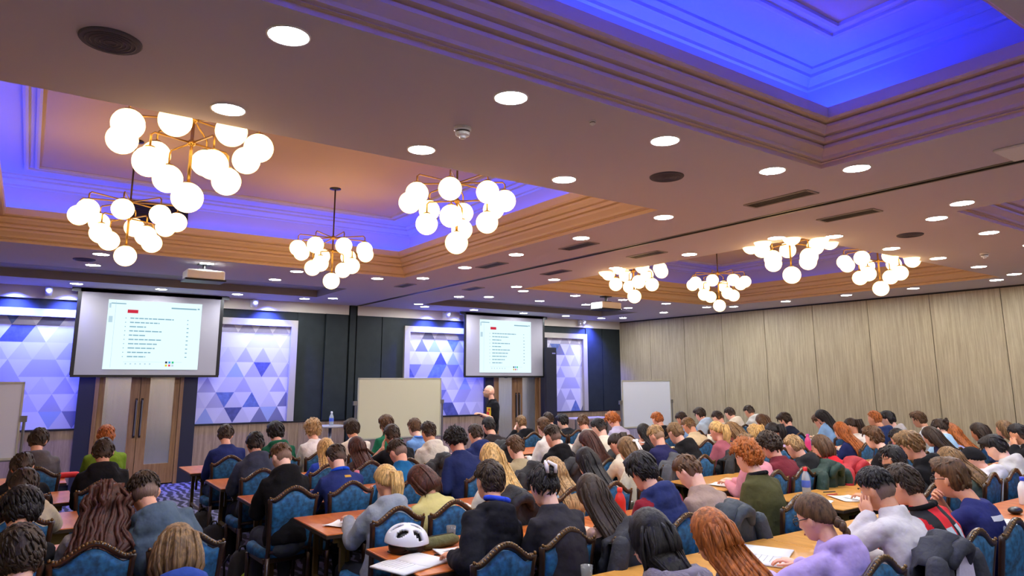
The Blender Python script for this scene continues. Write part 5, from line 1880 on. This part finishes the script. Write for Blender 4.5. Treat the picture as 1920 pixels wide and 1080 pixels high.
bottle(2.58, 5.60, TZ, .24, .036, M_clear, M_bluecap, 'clear water bottle with blue cap beside the blonde ponytail')
bottle(6.30, 4.02, TZ, .26, .04, M_clear, M_redcap, 'clear bottle with red cap behind the ginger curls', band=mat('blue_wrap', '4a66c8', .4))
bottle(7.42, 2.62, TZ, .24, .045, mat('white_plastic', 'e4e4e8', .35), M_bluecap, 'white sports bottle with blue lid at the right edge')
bottle(4.03, 4.22, TZ, .24, .045, mat('red_plastic', 'd02c22', .35), mat('red_lid', 'e04030', .4), 'bright red bottle behind the long brown hair')
bottle(5.02, 4.28, TZ, .19, .036, mat('green_plastic', '2f8a4a', .35), M_redcap, 'green bottle with red cap left of the taupe sweater')
bottle(10.0, 6.30, TZ, .26, .045, mat('pink_plastic', 'e0488c', .35), mat('pink_lid', 'd84a90', .4), 'hot pink bottle in the far right block')
bottle(10.95, 5.45, TZ, .25, .045, mat('pink_soft', 'e07aa8', .35), mat('purple_lid', 'a070d8', .4), 'pink bottle with purple lid behind the black T-shirt')
bottle(10.5, 6.6, TZ, .22, .036, M_clear, M_bluecap, 'small blue capped bottle by the curly blonde hair')
bottle(2.62, 6.25, TZ, .26, .05, mat('pink_flask', 'e08090', .4), mat('pink_flask_lid', 'd87084', .4), 'pale pink flask behind the brown bob')
o = tag(empty('drink_can', (3.30, 4.72, TZ)), 'pale blue can on the table left of the claw clip', 'can')
MB().lathe([(.028, 0), (.036, .01), (.036, .13), (.03, .145), (.03, .15)], 20).build('body', mat('pale_blue_can', '86bcd8', .3), o, True)
MB().lathe([(.036, .09), (.0365, .091), (.0365, .098), (.036, .099)], 20).build('band', mat('can_band', 'b8dcec', .3), o, True)
def tumbler(x, y, label):
    o = tag(empty('drinking_glass', (x, y, TZ)), label, 'glass', 'drinking glasses on the tables')
    MB().lathe([(.026, 0), (.034, .10), (.032, .10), (.024, .008)], 20).build('body', mat('clear_glass', 'e6ecf0', .05, trans=.85), o, True)
tumbler(2.52, 4.32, 'empty glass beside the olive pencil case')
tumbler(2.62, 3.02, 'empty glass at the bottom edge near the blue chair')
b = MB(); b.tube([(-.13, 0, .035), (-.1, 0, .04), (.1, 0, .04), (.13, 0, .035)], [.03, .04, .04, .03], 14, round_ends=True)
o = b.build('pencil_case', mat('olive_canvas', '5c5a34', .8, bump=(30, .5)), None, True, loc=(2.36, 4.20, TZ)); o.rotation_euler = (0, 0, .1)
tag(o, 'olive green pencil case on the helmet table', 'pencil case')
MB().box((-.11, -.004, .06), (.11, .004, .083)).build('zip', M_black, o)
b = MB(); b.tube([(-.1, 0, .03), (.1, 0, .03)], .032, 12, round_ends=True)
o = b.build('pencil_case', mat('red_canvas', 'd02a30', .7), None, True, loc=(.46, 9.42, TZ)); tag(o, 'bright red pencil case on the far left table', 'pencil case')
b = MB(); b.ball((0, 0, .028), (.075, .05, .03), 16, 9); o = b.build('glasses_case', mat('black_case', '15171a', .35), None, True, loc=(6.86, 2.50, TZ)); tag(o, 'rounded black case on the right edge table', 'case')
for x, y, rz, c, t in ((6.62, 3.98, -20, '2b2b30', 'black pen lying above the loose white papers'), (3.62, 2.95, 60, '2836b8', 'blue pen beside the curled open booklet'), (6.5, 3.88, -12, 'b02a3a', 'red pen lying above the loose white papers'), (2.3, 4.05, 15, '202024', 'black pen beside the helmet')):
    b = MB(); b.tube([(-.07, 0, .006), (.06, 0, .006), (.075, 0, .005)], [.005, .005, .0015], 8)
    o = b.build('pen', mat('pen_' + c, c, .35), None, True, loc=(x, y, TZ)); o.rotation_euler = (0, 0, math.radians(rz)); tag(o, t, 'pen')
b = MB(); b.box((-.035, -.07, 0), (.035, .07, .009)); o = b.build('phone', M_black, loc=(3.7, 2.75, TZ), bevel=.004); o.rotation_euler = (0, 0, .6); tag(o, 'black phone beside the curled booklet', 'phone')

# bicycle helmet
def helmet(x, y, z, rz):
    o = tag(empty('bicycle_helmet', (x, y, z), math.radians(rz)), 'white vented bicycle helmet on the aisle table', 'helmet')
    n, m = 40, 14
    vents = [(x_, y_, .0135, l_) for x_, y_, l_ in ((-.03, .07, .045), (.03, .07, .045), (-.03, -.06, .045), (.03, -.06, .045), (-.076, .04, .04), (.076, .04, .04), (-.074, -.065, .035), (.074, -.065, .035))]
    b = MB()
    vs, fs = [], []
    N1, M1 = 64, 40
    def pt(i, j, k=1.0):
        a = 2 * math.pi * i / N1; e = (math.pi / 2) * j / M1
        X, Y, Z = .105 * math.cos(e) * math.cos(a) * k, .145 * math.cos(e) * math.sin(a) * k, .13 * math.sin(e) * k
        return X, Y, Z + .02 * max(0, math.sin(a)) * math.cos(e)
    for s, k in enumerate((1.0, .86)):
        for j in range(M1):
            for i in range(N1):
                vs.append(pt(i, j, k))
    def hole(i, j):
        X, Y, Z = pt(i + .5, j + .5)
        return any(((X - c) / a) ** 2 + ((Y - d) / e) ** 2 < 1 for c, d, a, e in vents) and Z > .03
    H = {(i, j): hole(i, j) for i in range(N1) for j in range(M1 - 1)}
    q = N1 * M1
    for j in range(M1 - 1):
        for i in range(N1):
            k = (i + 1) % N1
            if H[i, j]:
                continue
            A = (j * N1 + i, j * N1 + k, (j + 1) * N1 + k, (j + 1) * N1 + i)
            fs.append(A); fs.append(tuple(v + q for v in A[::-1]))
            for (di, dj, e) in ((1, 0, (A[1], A[2])), (-1, 0, (A[3], A[0])), (0, 1, (A[2], A[3])), (0, -1, (A[0], A[1]))):
                ni, nj = (i + di) % N1, j + dj
                if nj < 0 or (nj < M1 - 1 and H[ni, nj]):
                    fs.append((e[1], e[0], e[0] + q, e[1] + q))
    b.add(vs, fs)
    b.build('shell', mat('helmet_white', 'dcdde6', .3, coat=.4), o, True)
    b = MB(); b.ball((0, 0, .0), (.085, .12, .10), 24, 14); b.build('padding', M_black, o, True)
    b = MB()
    for s in (-1, 1):
        b.tube([(s * .09, .05, .02), (s * .10, .0, -.02), (s * .06, .06, -.045), (0, .12, -.04)], .006, 6)
    b.build('strap', M_black, o, True)
    b = MB(); b.lathe([(.105, 0), (.108, .004), (.108, .016), (.104, .02)], 40)
    return o
h = helmet(2.13, 4.22, TZ + .05, 70)

# ------------------------------------------------------------------ bags on the floor by the aisle
def bag(x, y, rz, col, label, s=1.0, accent=None):
    o = tag(empty('backpack', (x, y, 0), math.radians(rz)), label, 'bag', 'backpacks on the floor')
    m = mat('bag_' + col, col, .8, bump=(8, .9))
    b = MB()
    rings = []
    for z, a, d in ((0, .13, .09), (.03, .16, .115), (.15, .165, .125), (.28, .15, .115), (.38, .12, .09), (.43, .06, .05)):
        rings.append(np.array([(a * s * (abs(math.cos(t)) ** .7) * math.copysign(1, math.cos(t)), d * s * (abs(math.sin(t)) ** .7) * math.copysign(1, math.sin(t)) + .03 * math.sin(z * 9 + t), z * s) for t in [2 * math.pi * j / 24 for j in range(24)]]))
    b.loft(rings)
    b.build('body', m, o, True)
    b = MB(); b.ball((0, -.125 * s, .13 * s), (.11 * s, .04 * s, .10 * s), 14, 9); b.build('pocket', m if not accent else mat('bag_' + accent, accent, .7), o, True)
    for q in (-1, 1):
        b = MB(); b.tube([(q * .08 * s, .11 * s, .38 * s), (q * .10 * s, .18 * s, .28 * s), (q * .10 * s, .15 * s, .08 * s)], .014, 8, flat=.5); b.build('strap', M_black, o, True)
    b = MB(); b.tube([(-.035, 0, .42 * s), (-.02, 0, .47 * s), (.02, 0, .47 * s), (.035, 0, .42 * s)], .009, 8); b.build('handle', M_black, o, True)
    return o
bag(1.72, 6.62, 20, '16171b', 'black backpack with lime pocket by the aisle chair', .8, '8fae20')
bag(1.75, 7.9, -30, '1a1b20', 'black backpack on the aisle floor beside a table leg', .8)
bag(1.8, 8.75, 10, '2a2c33', 'dark grey backpack farther up the aisle', .8)
bag(1.2, 5.6, 50, '23242a', 'dark backpack lying behind the slate grey hoodie', .9, '55585e')
bag(2.02, 4.92, 0, 'd8508c', 'pink bag under the blonde ponytail', .85, '2b6c80')
bag(8.15, 4.0, 0, '17181b', 'black backpack standing right of the red jacket', 1.6)
